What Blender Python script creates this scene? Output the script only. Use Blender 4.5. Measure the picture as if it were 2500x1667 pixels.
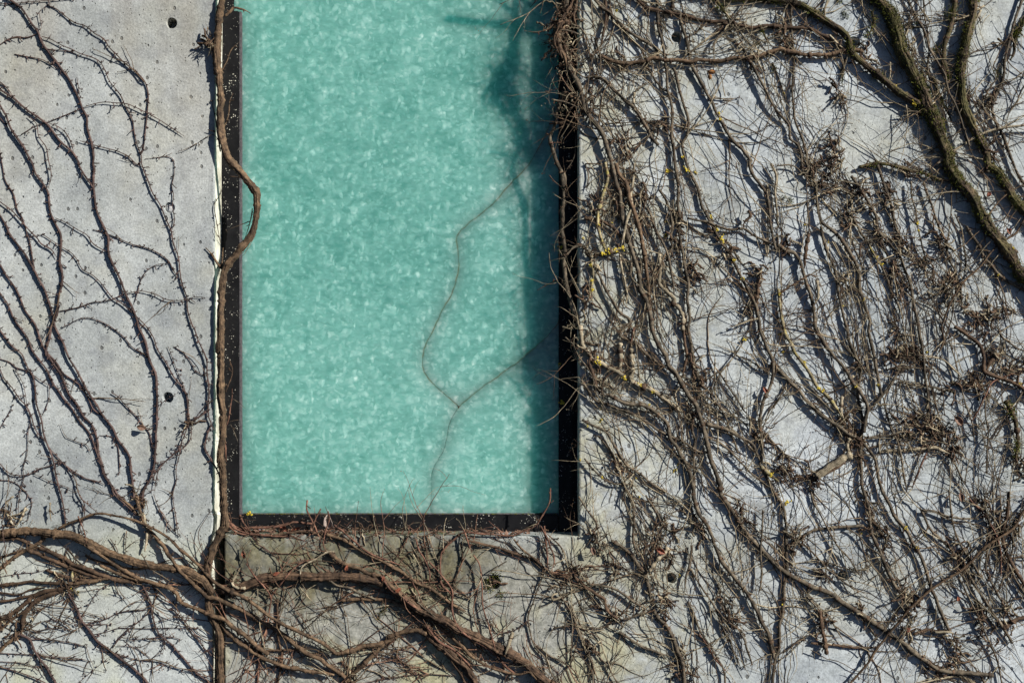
import bpy, bmesh, math, random
import numpy as np
from mathutils import Vector

# ---------------------------------------------------------------- camera, sky, sun, exposure
scene = bpy.context.scene
for o in list(bpy.data.objects):
    bpy.data.objects.remove(o)
MM = 0.001
CAM_D = 3000.0                       # mm from the face of the wall
cam_data = bpy.data.cameras.new('camera')
cam = bpy.data.objects.new('camera', cam_data)
scene.collection.objects.link(cam)
cam.location = (0, -CAM_D*MM, 0)
cam.rotation_euler = (math.radians(90), 0, 0)
cam_data.sensor_width = 36
cam_data.lens = 36*CAM_D/2500.0
cam_data.clip_end = 200
scene.camera = cam

SUN_DIR = Vector((-1.36, 1.0, -0.92)).normalized()       # the way the light travels
sun_el = math.asin(-SUN_DIR.z)
world = bpy.data.worlds.new('World')
scene.world = world
world.use_nodes = True
wn = world.node_tree.nodes
sky = wn.new('ShaderNodeTexSky')
sky.sky_type = 'NISHITA'
sky.sun_disc = False
sky.sun_elevation = sun_el
sky.sun_rotation = math.atan2(-SUN_DIR.x, -SUN_DIR.y)
sky.air_density = 0.28
sky.ozone_density = 4.0
sky.dust_density = 0.2
world.node_tree.links.new(sky.outputs[0], wn['Background'].inputs[0])
wn['Background'].inputs[1].default_value = 0.05
sun_data = bpy.data.lights.new('sun', 'SUN')
sun_data.energy = 5.0
sun_data.angle = math.radians(0.5)
sun_data.color = (1.0, 0.962, 0.89)
sun = bpy.data.objects.new('sun', sun_data)
sun.rotation_euler = SUN_DIR.to_track_quat('-Z', 'Y').to_euler()
sun.location = (3, -3, 3)
scene.collection.objects.link(sun)
scene.view_settings.view_transform = 'Standard'
scene.view_settings.look = 'None'
scene.view_settings.gamma = 1
scene.view_settings.use_curve_mapping = False
scene.view_settings.exposure = 0.52
scene.cycles.max_bounces = 5
scene.cycles.diffuse_bounces = 2
scene.cycles.glossy_bounces = 1
scene.cycles.use_adaptive_sampling = True
scene.cycles.adaptive_threshold = 0.03
scene.cycles.use_denoising = True
scene.cycles.transmission_bounces = 2

rnd = random.Random(7)
nrs = np.random.RandomState(11)
COL = scene.collection

# ---------------------------------------------------------------- helpers
def W(px, py, h=0.0):
    """a spot of the wall (mm from its corner, h mm proud of its face) in metres"""
    f = (CAM_D-h)/CAM_D
    return ((px-1250)*f*MM, -h*MM, (833.5-py)*f*MM)

def tag(o, label=None, cat=None, group=None, kind=None):
    if label: o['label'] = label
    if cat: o['category'] = cat
    if group: o['group'] = group
    if kind: o['kind'] = kind
    return o

def empty(name, loc=(0, 0, 0)):
    o = bpy.data.objects.new(name, None)
    o.location = loc
    o.empty_display_size = 0.05
    COL.objects.link(o)
    return o

class MB:
    def __init__(s):
        s.v, s.f4, s.f3, s.n = [], [], [], 0
    def add(s, v, f4=None, f3=None):
        v = np.asarray(v, dtype=np.float64).reshape(-1, 3)
        if f4 is not None and len(f4): s.f4.append(np.asarray(f4, dtype=np.int64)+s.n)
        if f3 is not None and len(f3): s.f3.append(np.asarray(f3, dtype=np.int64)+s.n)
        s.v.append(v); s.n += len(v)
    def box(s, x0, x1, y0, y1, z0, z1):
        v = [(x, y, z) for x in (x0, x1) for y in (y0, y1) for z in (z0, z1)]
        s.add(v, [(0, 1, 3, 2), (4, 6, 7, 5), (0, 4, 5, 1), (2, 3, 7, 6), (0, 2, 6, 4), (1, 5, 7, 3)])
    def tube(s, P, R, sides=6, bump=0.0, rs=None):
        P = np.asarray(P, float); R = np.asarray(R, float)
        n = len(P)
        T = np.gradient(P, axis=0)
        T /= np.linalg.norm(T, axis=1)[:, None]+1e-12
        up = np.tile(np.array([0, -1.0, 0]), (n, 1))
        bad = np.abs(T[:, 1]) > 0.9
        up[bad] = (0.3, 0, 0.95)
        B = np.cross(T, up); B /= np.linalg.norm(B, axis=1)[:, None]+1e-12
        N = np.cross(B, T)
        a = np.arange(sides)*2*math.pi/sides
        rr = R[:, None]*np.ones((n, sides))
        if bump and rs is not None:
            rr = rr*(1+bump*(rs.rand(n, sides)-0.5)*2)
        V = P[:, None, :]+rr[:, :, None]*(np.cos(a)[None, :, None]*B[:, None, :]+np.sin(a)[None, :, None]*N[:, None, :])
        V = V.reshape(-1, 3)
        i = np.arange(n-1)[:, None]*sides; j = np.arange(sides)[None, :]; k = (j+1) % sides
        q = np.stack([i+j, i+k, i+sides+k, i+sides+j], axis=-1).reshape(-1, 4)
        c0, c1 = n*sides, n*sides+1
        V = np.vstack([V, P[0]-T[0]*R[0]*0.4, P[-1]+T[-1]*R[-1]*0.4])
        j1 = np.arange(sides); k1 = (j1+1) % sides
        t = np.vstack([np.stack([np.full(sides, c0), k1, j1], 1),
                       np.stack([np.full(sides, c1), (n-1)*sides+j1, (n-1)*sides+k1], 1)])
        s.add(V, q, t)
    def ball(s, c, r, seg=7, rings=5, sq=(1, 1, 1), jit=0.0, rs=None):
        V = [(0, 0, 1.0)]
        for i in range(1, rings):
            th = math.pi*i/rings
            for j in range(seg):
                ph = 2*math.pi*j/seg+i*0.4
                V.append((math.sin(th)*math.cos(ph), math.sin(th)*math.sin(ph), math.cos(th)))
        V.append((0, 0, -1.0))
        V = np.array(V)
        if jit and rs is not None: V = V*(1+jit*(rs.rand(len(V), 1)-0.5)*2)
        V = V*np.array(sq)*r+np.array(c)
        f3, f4 = [], []
        L = len(V)-1
        for j in range(seg):
            k = (j+1) % seg
            f3.append((0, 1+j, 1+k)); f3.append((L, L-seg+k, L-seg+j))
            for i in range(rings-2):
                f4.append((1+i*seg+j, 1+(i+1)*seg+j, 1+(i+1)*seg+k, 1+i*seg+k))
        s.add(V, f4, f3)
    def build(s, name, mat, parent=None, smooth=True, kind=None):
        V = np.vstack(s.v)
        f4 = np.vstack(s.f4) if s.f4 else np.zeros((0, 4), int)
        f3 = np.vstack(s.f3) if s.f3 else np.zeros((0, 3), int)
        me = bpy.data.meshes.new(name)
        me.vertices.add(len(V)); me.vertices.foreach_set('co', V.astype(np.float32).ravel())
        nl = f4.size+f3.size
        me.loops.add(nl); me.loops.foreach_set('vertex_index', np.concatenate([f4.ravel(), f3.ravel()]).astype(np.int32))
        npoly = len(f4)+len(f3)
        me.polygons.add(npoly)
        st = np.concatenate([np.arange(len(f4))*4, len(f4)*4+np.arange(len(f3))*3]).astype(np.int32)
        me.polygons.foreach_set('loop_start', st)
        me.polygons.foreach_set('use_smooth', np.full(npoly, smooth))
        me.update(calc_edges=True)
        me.validate()
        if mat: me.materials.append(mat)
        o = bpy.data.objects.new(name, me)
        COL.objects.link(o)
        if parent:
            o.parent = parent
            o.matrix_parent_inverse = parent.matrix_world.inverted() if False else o.matrix_parent_inverse
            o.location = -Vector(parent.location)
        if kind: o['kind'] = kind
        return o

# ---------------------------------------------------------------- materials
def new_mat(name):
    m = bpy.data.materials.new(name); m.use_nodes = True
    nt = m.node_tree
    return m, nt, nt.nodes['Principled BSDF']

class NT:
    def __init__(s, nt): s.nt = nt
    def n(s, t, **kw):
        o = s.nt.nodes.new(t)
        for k, v in kw.items(): setattr(o, k, v)
        return o
    def l(s, a, b): s.nt.links.new(a, b)
    def pos(s):
        return s.n('ShaderNodeNewGeometry').outputs['Position']
    def mapping(s, src, scale=(1, 1, 1), loc=(0, 0, 0), rot=(0, 0, 0)):
        m = s.n('ShaderNodeMapping'); s.l(src, m.inputs[0])
        m.inputs['Scale'].default_value = scale; m.inputs['Location'].default_value = loc
        m.inputs['Rotation'].default_value = rot
        return m.outputs[0]
    def noise(s, src, scale, detail=4, rough=0.55, dist=0.0):
        m = s.n('ShaderNodeTexNoise'); s.l(src, m.inputs['Vector'])
        m.inputs['Scale'].default_value = scale; m.inputs['Detail'].default_value = detail
        m.inputs['Roughness'].default_value = rough; m.inputs['Distortion'].default_value = dist
        return m.outputs['Fac']
    def vor(s, src, scale, feature='F1', rand=1.0):
        m = s.n('ShaderNodeTexVoronoi', feature=feature); s.l(src, m.inputs['Vector'])
        m.inputs['Scale'].default_value = scale; m.inputs['Randomness'].default_value = rand
        return m
    def ramp(s, src, pts, interp='LINEAR'):
        m = s.n('ShaderNodeValToRGB'); s.l(src, m.inputs[0])
        cr = m.color_ramp; cr.interpolation = interp
        while len(cr.elements) < len(pts): cr.elements.new(0.5)
        for e, (p, c) in zip(cr.elements, pts):
            e.position = p; e.color = (c, c, c, 1) if not hasattr(c, '__len__') else (*c, 1)
        return m.outputs[0]
    def mr(s, src, a, b, c=0.0, d=1.0, smooth=False):
        m = s.n('ShaderNodeMapRange'); s.l(src, m.inputs[0])
        if smooth: m.interpolation_type = 'SMOOTHSTEP'
        m.inputs[1].default_value = a; m.inputs[2].default_value = b
        m.inputs[3].default_value = c; m.inputs[4].default_value = d
        return m.outputs[0]
    def math(s, op, a, b=0.0, clamp=False):
        m = s.n('ShaderNodeMath', operation=op); m.use_clamp = clamp
        for i, x in enumerate((a, b)):
            if isinstance(x, (int, float)): m.inputs[i].default_value = x
            else: s.l(x, m.inputs[i])
        return m.outputs[0]
    def mix(s, fac, a, b, blend='MIX'):
        m = s.n('ShaderNodeMix', data_type='RGBA', blend_type=blend)
        for sock, x in ((m.inputs[0], fac), (m.inputs[6], a), (m.inputs[7], b)):
            if isinstance(x, (int, float)): sock.default_value = x
            elif isinstance(x, tuple): sock.default_value = (*x, 1)
            else: s.l(x, sock)
        return m.outputs[2]
    def bump(s, h, strength, dist, normal=None):
        m = s.n('ShaderNodeBump'); s.l(h, m.inputs['Height'])
        m.inputs['Strength'].default_value = strength; m.inputs['Distance'].default_value = dist
        if normal is not None: s.l(normal, m.inputs['Normal'])
        return m.outputs[0]
    def sep(s, src):
        m = s.n('ShaderNodeSeparateXYZ'); s.l(src, m.inputs[0]); return m.outputs

def mat_concrete(name, c_dark, c_light, c_warm, stain, seed):
    m, nt, b = new_mat(name); T = NT(nt)
    p0 = T.pos()
    p = T.mapping(p0, loc=(seed, seed*0.7, 0))
    x, y, z = T.sep(p0)
    big = T.noise(p, 1.7, 3, 0.5)
    mid = T.noise(p, 7, 3, 0.6)
    streak = T.noise(T.mapping(p, scale=(9, 9, 1.2)), 1.0, 2, 0.6)
    fine = T.noise(p, 220, 1, 0.7)
    f2 = T.noise(p, 60, 2, 0.65)
    t = T.math('ADD', T.math('MULTIPLY', big, 0.45), T.math('MULTIPLY', mid, 0.35))
    t = T.math('ADD', t, T.math('MULTIPLY', streak, 0.2))
    col = T.mix(T.mr(t, 0.40, 0.60), c_dark, c_light)
    # warm blotches
    wm = T.mr(T.noise(T.mapping(p, loc=(3, 0, 5)), 3.3, 3, 0.65), 0.48, 0.68)
    col = T.mix(T.math('MULTIPLY', wm, 0.85), col, c_warm)
    # cloud of grey-blue water marks
    cm = T.mr(T.noise(T.mapping(p, loc=(8, 0, 1)), 18, 2, 0.6), 0.52, 0.66)
    col = T.mix(T.math('MULTIPLY', cm, 0.32), col, tuple(0.62*q for q in c_dark[:2])+(c_dark[2]*0.70,))
    # pale mineral specks
    sp = T.vor(T.mapping(p, loc=(1, 2, 3)), 170)
    col = T.mix(T.math('MULTIPLY', T.mr(sp.outputs['Distance'], 0.10, 0.2, 1, 0), 0.35), col, (0.75, 0.75, 0.72))
    # air-bubble pits: voronoi dots kept only where a random cell value is high
    pits = None
    for sc, keep, rad in ((46, 0.68, 0.20), (105, 0.56, 0.26)):
        v = T.vor(T.mapping(p, scale=(1, 1, 0.8)), sc)
        rc = T.n('ShaderNodeSeparateColor'); T.l(v.outputs['Color'], rc.inputs[0])
        cl = T.math('GREATER_THAN', rc.outputs[0], keep)
        rr = T.math('ADD', T.math('MULTIPLY', rc.outputs[1], rad), 0.03)
        d = T.math('SUBTRACT', rr, v.outputs['Distance'])
        k = T.math('MULTIPLY', T.mr(d, 0.0, 0.06), cl)
        pits = k if pits is None else T.math('MAXIMUM', pits, k)
    col = T.mix(T.math('MULTIPLY', pits, 0.72), col, (0.045, 0.043, 0.04))
    # algae and dirt
    gm = T.mr(T.noise(T.mapping(p, loc=(4, 0, 9)), 4.2, 3, 0.7), 0.5, 0.66)
    if stain == 'left':
        zone = T.math('MULTIPLY', T.mr(z, -0.62, -0.40, 1, 0, True), T.mr(z, -0.80, -0.46, 0.15, 1, True))
        col = T.mix(T.math('MULTIPLY', zone, T.mr(gm, 0, 1, 0.45, 1.0)), col, (0.32, 0.33, 0.19))
        low = T.mr(z, -0.56, -0.44, 1, 0, True)
        col = T.mix(T.math('MULTIPLY', low, 0.40), col, (0.54, 0.575, 0.575))
        col = T.mix(T.math('MULTIPLY', low, T.mr(gm, 0, 1, 0.0, 0.55)), col, (0.42, 0.43, 0.27))
        top = T.mr(z, 0.1, 0.9, 0, 1, True)
        col = T.mix(T.math('MULTIPLY', top, T.mr(streak, 0.4, 0.62, 0.1, 0.6)), col, (0.26, 0.235, 0.19))
    else:
        # runs of dirt below the window, fading out to the right
        wob = T.math('MULTIPLY', T.math('SUBTRACT', T.noise(T.mapping(p, scale=(14, 1, 2.2)), 1.0, 4, 0.6), 0.5), 0.34)
        zz = T.math('ADD', z, wob)
        low = T.math('MULTIPLY', T.mr(z, -0.52, -0.47, 1, 0), T.mr(x, 0.05, 0.45, 1, 0, True))
        col = T.mix(T.math('MULTIPLY', low, 0.8), col, T.mix(T.mr(f2, 0.35, 0.65), (0.20, 0.195, 0.155), (0.345, 0.335, 0.285)))
        under = T.math('MULTIPLY', T.mr(zz, -0.72, -0.58, 0, 1, True), T.mr(x, -0.13, 0.0, 1, 0.16, True))
        under = T.math('MULTIPLY', under, T.mr(z, -0.46, -0.42, 1, 0))
        under = T.math('MULTIPLY', under, T.mr(T.noise(T.mapping(p, loc=(1, 0, 3), scale=(2.2, 1, 1)), 14, 3, 0.7), 0.34, 0.60, 0.62, 1.0))
        col = T.mix(T.math('MULTIPLY', under, 0.9), col, T.mix(T.mr(T.noise(T.mapping(p, loc=(6, 0, 6)), 34, 3, 0.7), 0.36, 0.64), (0.035, 0.033, 0.021), (0.17, 0.15, 0.075)))
        yz = T.math('MULTIPLY', T.mr(z, -0.86, -0.42, 1, 0.0, True), T.mr(x, 0.10, 0.55, 1, 0.0, True))
        yz = T.math('MULTIPLY', T.math('ADD', yz, 0.16), gm)
        col = T.mix(T.math('MULTIPLY', yz, 0.8), col, (0.40, 0.38, 0.21))
        # side strip next to the window
        sv = T.math('MULTIPLY', T.math('MULTIPLY', T.mr(x, 0.10, 0.17, 0, 1), T.mr(x, 0.16, 0.75, 1, 0, True)), T.mr(T.noise(T.mapping(p, loc=(2, 0, 6)), 16, 3, 0.7), 0.38, 0.6))
        col = T.mix(T.math('MULTIPLY', sv, 0.6), col, (0.37, 0.35, 0.22))
        # dark speckling
        dk = T.mr(T.noise(T.mapping(p, loc=(7, 0, 2)), 11, 3, 0.75), 0.58, 0.72)
        col = T.mix(T.math('MULTIPLY', dk, 0.62), col, (0.17, 0.17, 0.145))
    # grain
    col = T.mix(0.85, col, T.ramp(fine, [(0.3, 0.78), (0.7, 1.2)]), 'MULTIPLY')
    col = T.mix(0.7, col, T.ramp(f2, [(0.3, 0.83), (0.7, 1.13)]), 'MULTIPLY')
    # day-work joint
    zj = T.math('ADD', z, T.math('MULTIPLY', mid, 0.008))
    j = T.math('SUBTRACT', 1.0, T.mr(T.math('ABSOLUTE', T.math('ADD', zj, 0.362)), 0.0, 0.006))
    col = T.mix(T.math('MULTIPLY', j, 0.30), col, (0.16, 0.16, 0.16))
    T.l(col, b.inputs['Base Color'])
    b.inputs['Roughness'].default_value = 0.9
    b.inputs['Specular IOR Level'].default_value = 0.25
    h = T.math('SUBTRACT', T.math('ADD', T.math('MULTIPLY', fine, 0.35), T.math('MULTIPLY', f2, 0.5)), T.math('MULTIPLY', pits, 2.2))
    T.l(T.bump(h, 0.55, 0.0022), b.inputs['Normal'])
    return m

def mat_bark(name, c0, c1, rough=0.85, bumpd=0.0012, island=0.35, scale=1.0, moss=None, lich=None):
    m, nt, b = new_mat(name); T = NT(nt)
    p = T.pos()
    a = T.noise(p, 90*scale, 3, 0.65)
    w = T.noise(T.mapping(p, scale=(1, 1, 1)), 420*scale, 3, 0.6)
    g = T.n('ShaderNodeNewGeometry')
    f = T.math('ADD', T.math('MULTIPLY', a, 0.7), T.math('MULTIPLY', w, 0.3))
    col = T.mix(T.mr(f, 0.36, 0.64), c0, c1)
    bl = T.noise(T.mapping(p, loc=(3, 1, 4)), 24, 2, 0.6)
    col = T.mix(1.0, col, T.ramp(bl, [(0.34, 0.55), (0.66, 1.35)]), 'MULTIPLY')
    isl = T.mr(g.outputs['Random Per Island'], 0, 1, 1-island, 1+island)
    cc = T.n('ShaderNodeCombineColor')
    for i in range(3): T.l(isl, cc.inputs[i])
    col = T.mix(1.0, col, cc.outputs[0], 'MULTIPLY')
    if moss:
        mk = T.mr(T.noise(T.mapping(p, loc=(2, 2, 2)), 22, 5, 0.7), 0.45, 0.58)
        col = T.mix(T.math('MULTIPLY', mk, moss), col, T.mix(w, (0.05, 0.06, 0.012), (0.15, 0.16, 0.03)))
    if lich:
        mk = T.mr(T.noise(T.mapping(p, loc=(5, 2, 2)), 60, 5, 0.7), 0.5, 0.62)
        col = T.mix(T.math('MULTIPLY', mk, lich[0]), col, lich[1])
    T.l(col, b.inputs['Base Color'])
    b.inputs['Roughness'].default_value = rough
    b.inputs['Specular IOR Level'].default_value = 0.3
    if bumpd: T.l(T.bump(f, 0.9, bumpd), b.inputs['Normal'])
    return m

def mat_plain(name, c0, c1, scale=200, rough=0.7, bumpd=0.0006, spec=0.4, trans=0.0):
    m, nt, b = new_mat(name); T = NT(nt)
    a = T.noise(T.pos(), scale, 4, 0.6)
    T.l(T.mix(T.mr(a, 0.35, 0.65), c0, c1), b.inputs['Base Color'])
    b.inputs['Roughness'].default_value = rough
    b.inputs['Specular IOR Level'].default_value = spec
    T.l(T.bump(a, 0.6, bumpd), b.inputs['Normal'])
    return m

def mat_frame(name):
    m, nt, b = new_mat(name); T = NT(nt)
    p = T.pos()
    n = T.noise(p, 30, 5, 0.65)
    col = T.mix(T.mr(n, 0.4, 0.7), (0.003, 0.003, 0.004), (0.010, 0.010, 0.011))
    # crust of tiny pale lichen dots, in loose colonies
    spots = None
    for sc, seed in ((210, 0.0), (330, 3.0)):
        v = T.vor(T.mapping(p, loc=(seed, seed, seed)), sc)
        rc = T.n('ShaderNodeSeparateColor'); T.l(v.outputs['Color'], rc.inputs[0])
        k = T.math('MULTIPLY', T.mr(v.outputs['Distance'], 0.22, 0.36, 1, 0), T.math('GREATER_THAN', rc.outputs[0], 0.84))
        spots = k if spots is None else T.math('MAXIMUM', spots, k)
    colony = T.mr(T.noise(T.mapping(p, loc=(2, 0, 2)), 26, 3, 0.7), 0.49, 0.58)
    spots = T.math('MULTIPLY', spots, colony)
    col = T.mix(T.math('MULTIPLY', spots, 0.9), col, (0.55, 0.53, 0.45))
    x, y, z = T.sep(p)
    mossy = T.math('MULTIPLY', T.mr(z, -0.50, -0.46, 1, 0), T.mr(T.noise(T.mapping(p, loc=(9, 0, 2)), 12, 5, 0.7), 0.5, 0.62))
    col = T.mix(T.math('MULTIPLY', mossy, 0.5), col, (0.06, 0.06, 0.02))
    T.l(col, b.inputs['Base Color'])
    b.inputs['Roughness'].default_value = 0.6
    b.inputs['Specular IOR Level'].default_value = 0.2
    T.l(T.bump(T.math('ADD', T.math('MULTIPLY', n, 0.4), spots), 0.4, 0.0008), b.inputs['Normal'])
    return m

def mat_glass(name):
    m, nt, b = new_mat(name); T = NT(nt)
    p0 = T.pos()
    warp = T.n('ShaderNodeTexNoise'); T.l(p0, warp.inputs['Vector'])
    warp.inputs['Scale'].default_value = 42; warp.inputs['Detail'].default_value = 3
    wc = T.n('ShaderNodeVectorMath', operation='MULTIPLY_ADD')
    T.l(warp.outputs['Color'], wc.inputs[0]); wc.inputs[1].default_value = (0.016, 0.016, 0.016); T.l(p0, wc.inputs[2])
    p = wc.outputs[0]
    val = None
    def layer(sc, loc, rot, squeeze, power, weight):
        nonlocal val
        v = T.vor(T.mapping(p, scale=squeeze, loc=loc, rot=rot), sc)
        rc = T.n('ShaderNodeSeparateColor'); T.l(v.outputs['Color'], rc.inputs[0])
        k = T.math('POWER', rc.outputs[0], power)
        edge = T.mr(v.outputs['Distance'], 0.2, 0.75, 1.0, 0.25)
        k = T.math('MULTIPLY', T.math('MULTIPLY', k, edge), weight)
        val = k if val is None else T.math('ADD', val, k)
    layer(58, (0, 0, 0), (0, 0.4, 0), (1, 1, 1.3), 3.0, 0.28)
    layer(76, (3, 1, 7), (0, 1.1, 0), (1.5, 1, 0.9), 4.5, 0.40)
    layer(42, (5, 9, 2), (0, 2.0, 0), (0.9, 1, 1.3), 4.0, 0.26)
    layer(125, (8, 4, 1), (0, 0.8, 0), (1, 1, 1.4), 8.0, 0.30)
    cloud = T.noise(p0, 11, 3, 0.6)
    big = T.noise(p0, 2.3, 2, 0.5)
    val = T.math('ADD', val, T.math('MULTIPLY', T.math('SUBTRACT', cloud, 0.5), 0.55))
    val = T.math('ADD', val, T.math('MULTIPLY', T.math('SUBTRACT', big, 0.5), 0.45))
    wisp = T.noise(T.mapping(p, rot=(0, 0.9, 0), scale=(1, 1, 2.0)), 42, 3, 0.6)
    val = T.math('ADD', val, T.math('MULTIPLY', T.math('SUBTRACT', wisp, 0.5), 0.55))
    val = T.math('ADD', val, 0.13)
    col = T.ramp(val, [(0.0, (0.080, 0.265, 0.222)), (0.30, (0.155, 0.385, 0.332)), (0.62, (0.275, 0.530, 0.470)), (1.0, (0.50, 0.72, 0.66))])
    # grime along the broken edges
    at = T.n('ShaderNodeAttribute'); at.attribute_name = 'grime'
    gf = T.math('MULTIPLY', T.math('POWER', at.outputs['Fac'], 1.6), T.mr(T.noise(p0, 30, 4, 0.6), 0.3, 0.6, 0.0, 0.5))
    col = T.mix(gf, col, (0.21, 0.24, 0.09))
    # dirt specks
    v = T.vor(p0, 34); rc = T.n('ShaderNodeSeparateColor'); T.l(v.outputs['Color'], rc.inputs[0])
    k = T.math('MULTIPLY', T.mr(v.outputs['Distance'], 0.03, 0.06, 1, 0), T.math('GREATER_THAN', rc.outputs[0], 0.93))
    col = T.mix(T.math('MULTIPLY', k, 0.6), col, (0.05, 0.08, 0.06))
    T.l(col, b.inputs['Base Color'])
    b.subsurface_method = 'BURLEY'
    b.inputs['Subsurface Weight'].default_value = 1.0
    b.inputs['Subsurface Radius'].default_value = (0.35, 1.0, 0.9)
    b.inputs['Subsurface Scale'].default_value = 0.12
    b.inputs['Roughness'].default_value = 0.12
    b.inputs['IOR'].default_value = 1.5
    b.inputs['Specular IOR Level'].default_value = 0.3
    T.l(T.bump(val, 0.15, 0.002), b.inputs['Normal'])
    return m

M = {}
M['conc_l'] = mat_concrete('concrete_left', (0.29, 0.312, 0.310), (0.465, 0.49, 0.48), (0.385, 0.38, 0.315), 'left', 1.3)
M['conc_r'] = mat_concrete('concrete_right', (0.325, 0.358, 0.375), (0.52, 0.56, 0.58), (0.41, 0.42, 0.38), 'right', 4.1)
M['frame'] = mat_frame('black_frame_paint')
M['gasket'] = mat_plain('grey_gasket', (0.055, 0.05, 0.055), (0.12, 0.11, 0.115), 120, 0.7)
M['glass'] = mat_glass('crushed_glass_slab')
M['crack'] = mat_plain('crack_dirt', (0.008, 0.010, 0.006), (0.035, 0.036, 0.016), 25, 0.9)
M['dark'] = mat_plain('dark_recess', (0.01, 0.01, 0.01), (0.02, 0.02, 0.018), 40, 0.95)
M['p'] = mat_bark('bark_purple_brown', (0.032, 0.020, 0.018), (0.115, 0.074, 0.064), island=0.2, bumpd=0.001)
M['b'] = mat_bark('bark_brown', (0.030, 0.019, 0.012), (0.185, 0.120, 0.070), island=0.25, bumpd=0.003)
M['d'] = mat_bark('bark_dark', (0.026, 0.016, 0.011), (0.125, 0.077, 0.046), island=0.3, bumpd=0.002)
M['g'] = mat_bark('bark_grey_tan', (0.020, 0.0155, 0.011), (0.175, 0.140, 0.097), island=0.25, bumpd=0.002)
M['a'] = mat_bark('bark_pale', (0.13, 0.105, 0.066), (0.42, 0.355, 0.25), island=0.2, bumpd=0.002)
M['r'] = mat_bark('bark_reddish', (0.060, 0.028, 0.019), (0.21, 0.105, 0.070), island=0.25, bumpd=0)
M['y'] = mat_bark('bark_lichen', (0.09, 0.07, 0.04), (0.33, 0.28, 0.17), island=0.2, lich=(0.55, (0.42, 0.35, 0.07)), bumpd=0.002)
M['m'] = mat_bark('bark_mossy', (0.016, 0.012, 0.008), (0.115, 0.078, 0.046), island=0.2, moss=0.32, bumpd=0.005)
M['twig'] = mat_bark('fine_twig', (0.085, 0.066, 0.042), (0.36, 0.30, 0.20), island=0.5, bumpd=0)
M['twig_d'] = mat_bark('fine_twig_dark', (0.040, 0.027, 0.017), (0.165, 0.112, 0.067), island=0.5, bumpd=0)
M['twig_r'] = mat_bark('fine_twig_red', (0.060, 0.030, 0.020), (0.225, 0.125, 0.080), island=0.5, bumpd=0)
M['moss'] = mat_bark('moss_green', (0.026, 0.034, 0.005), (0.155, 0.165, 0.018), island=0.7, bumpd=0)
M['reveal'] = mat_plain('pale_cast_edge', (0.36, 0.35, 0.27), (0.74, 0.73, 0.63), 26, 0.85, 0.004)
M['lichen'] = mat_plain('yellow_lichen', (0.33, 0.24, 0.02), (0.60, 0.47, 0.05), 500, 0.9, 0.001)
M['leaf_brown'] = mat_plain('dead_leaf_brown', (0.10, 0.055, 0.035), (0.22, 0.13, 0.09), 120, 0.7)
M['leaf_red'] = mat_plain('dead_leaf_red', (0.13, 0.036, 0.020), (0.27, 0.085, 0.042), 120, 0.7)
M['leaf_grey'] = mat_plain('dead_leaf_grey', (0.22, 0.17, 0.145), (0.38, 0.30, 0.26), 120, 0.75)
M['berry'] = mat_plain('berry_skin', (0.10, 0.12, 0.20), (0.30, 0.34, 0.46), 160, 0.45)
M['rust'] = mat_plain('rust', (0.16, 0.06, 0.015), (0.36, 0.17, 0.05), 150, 0.9)

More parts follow.
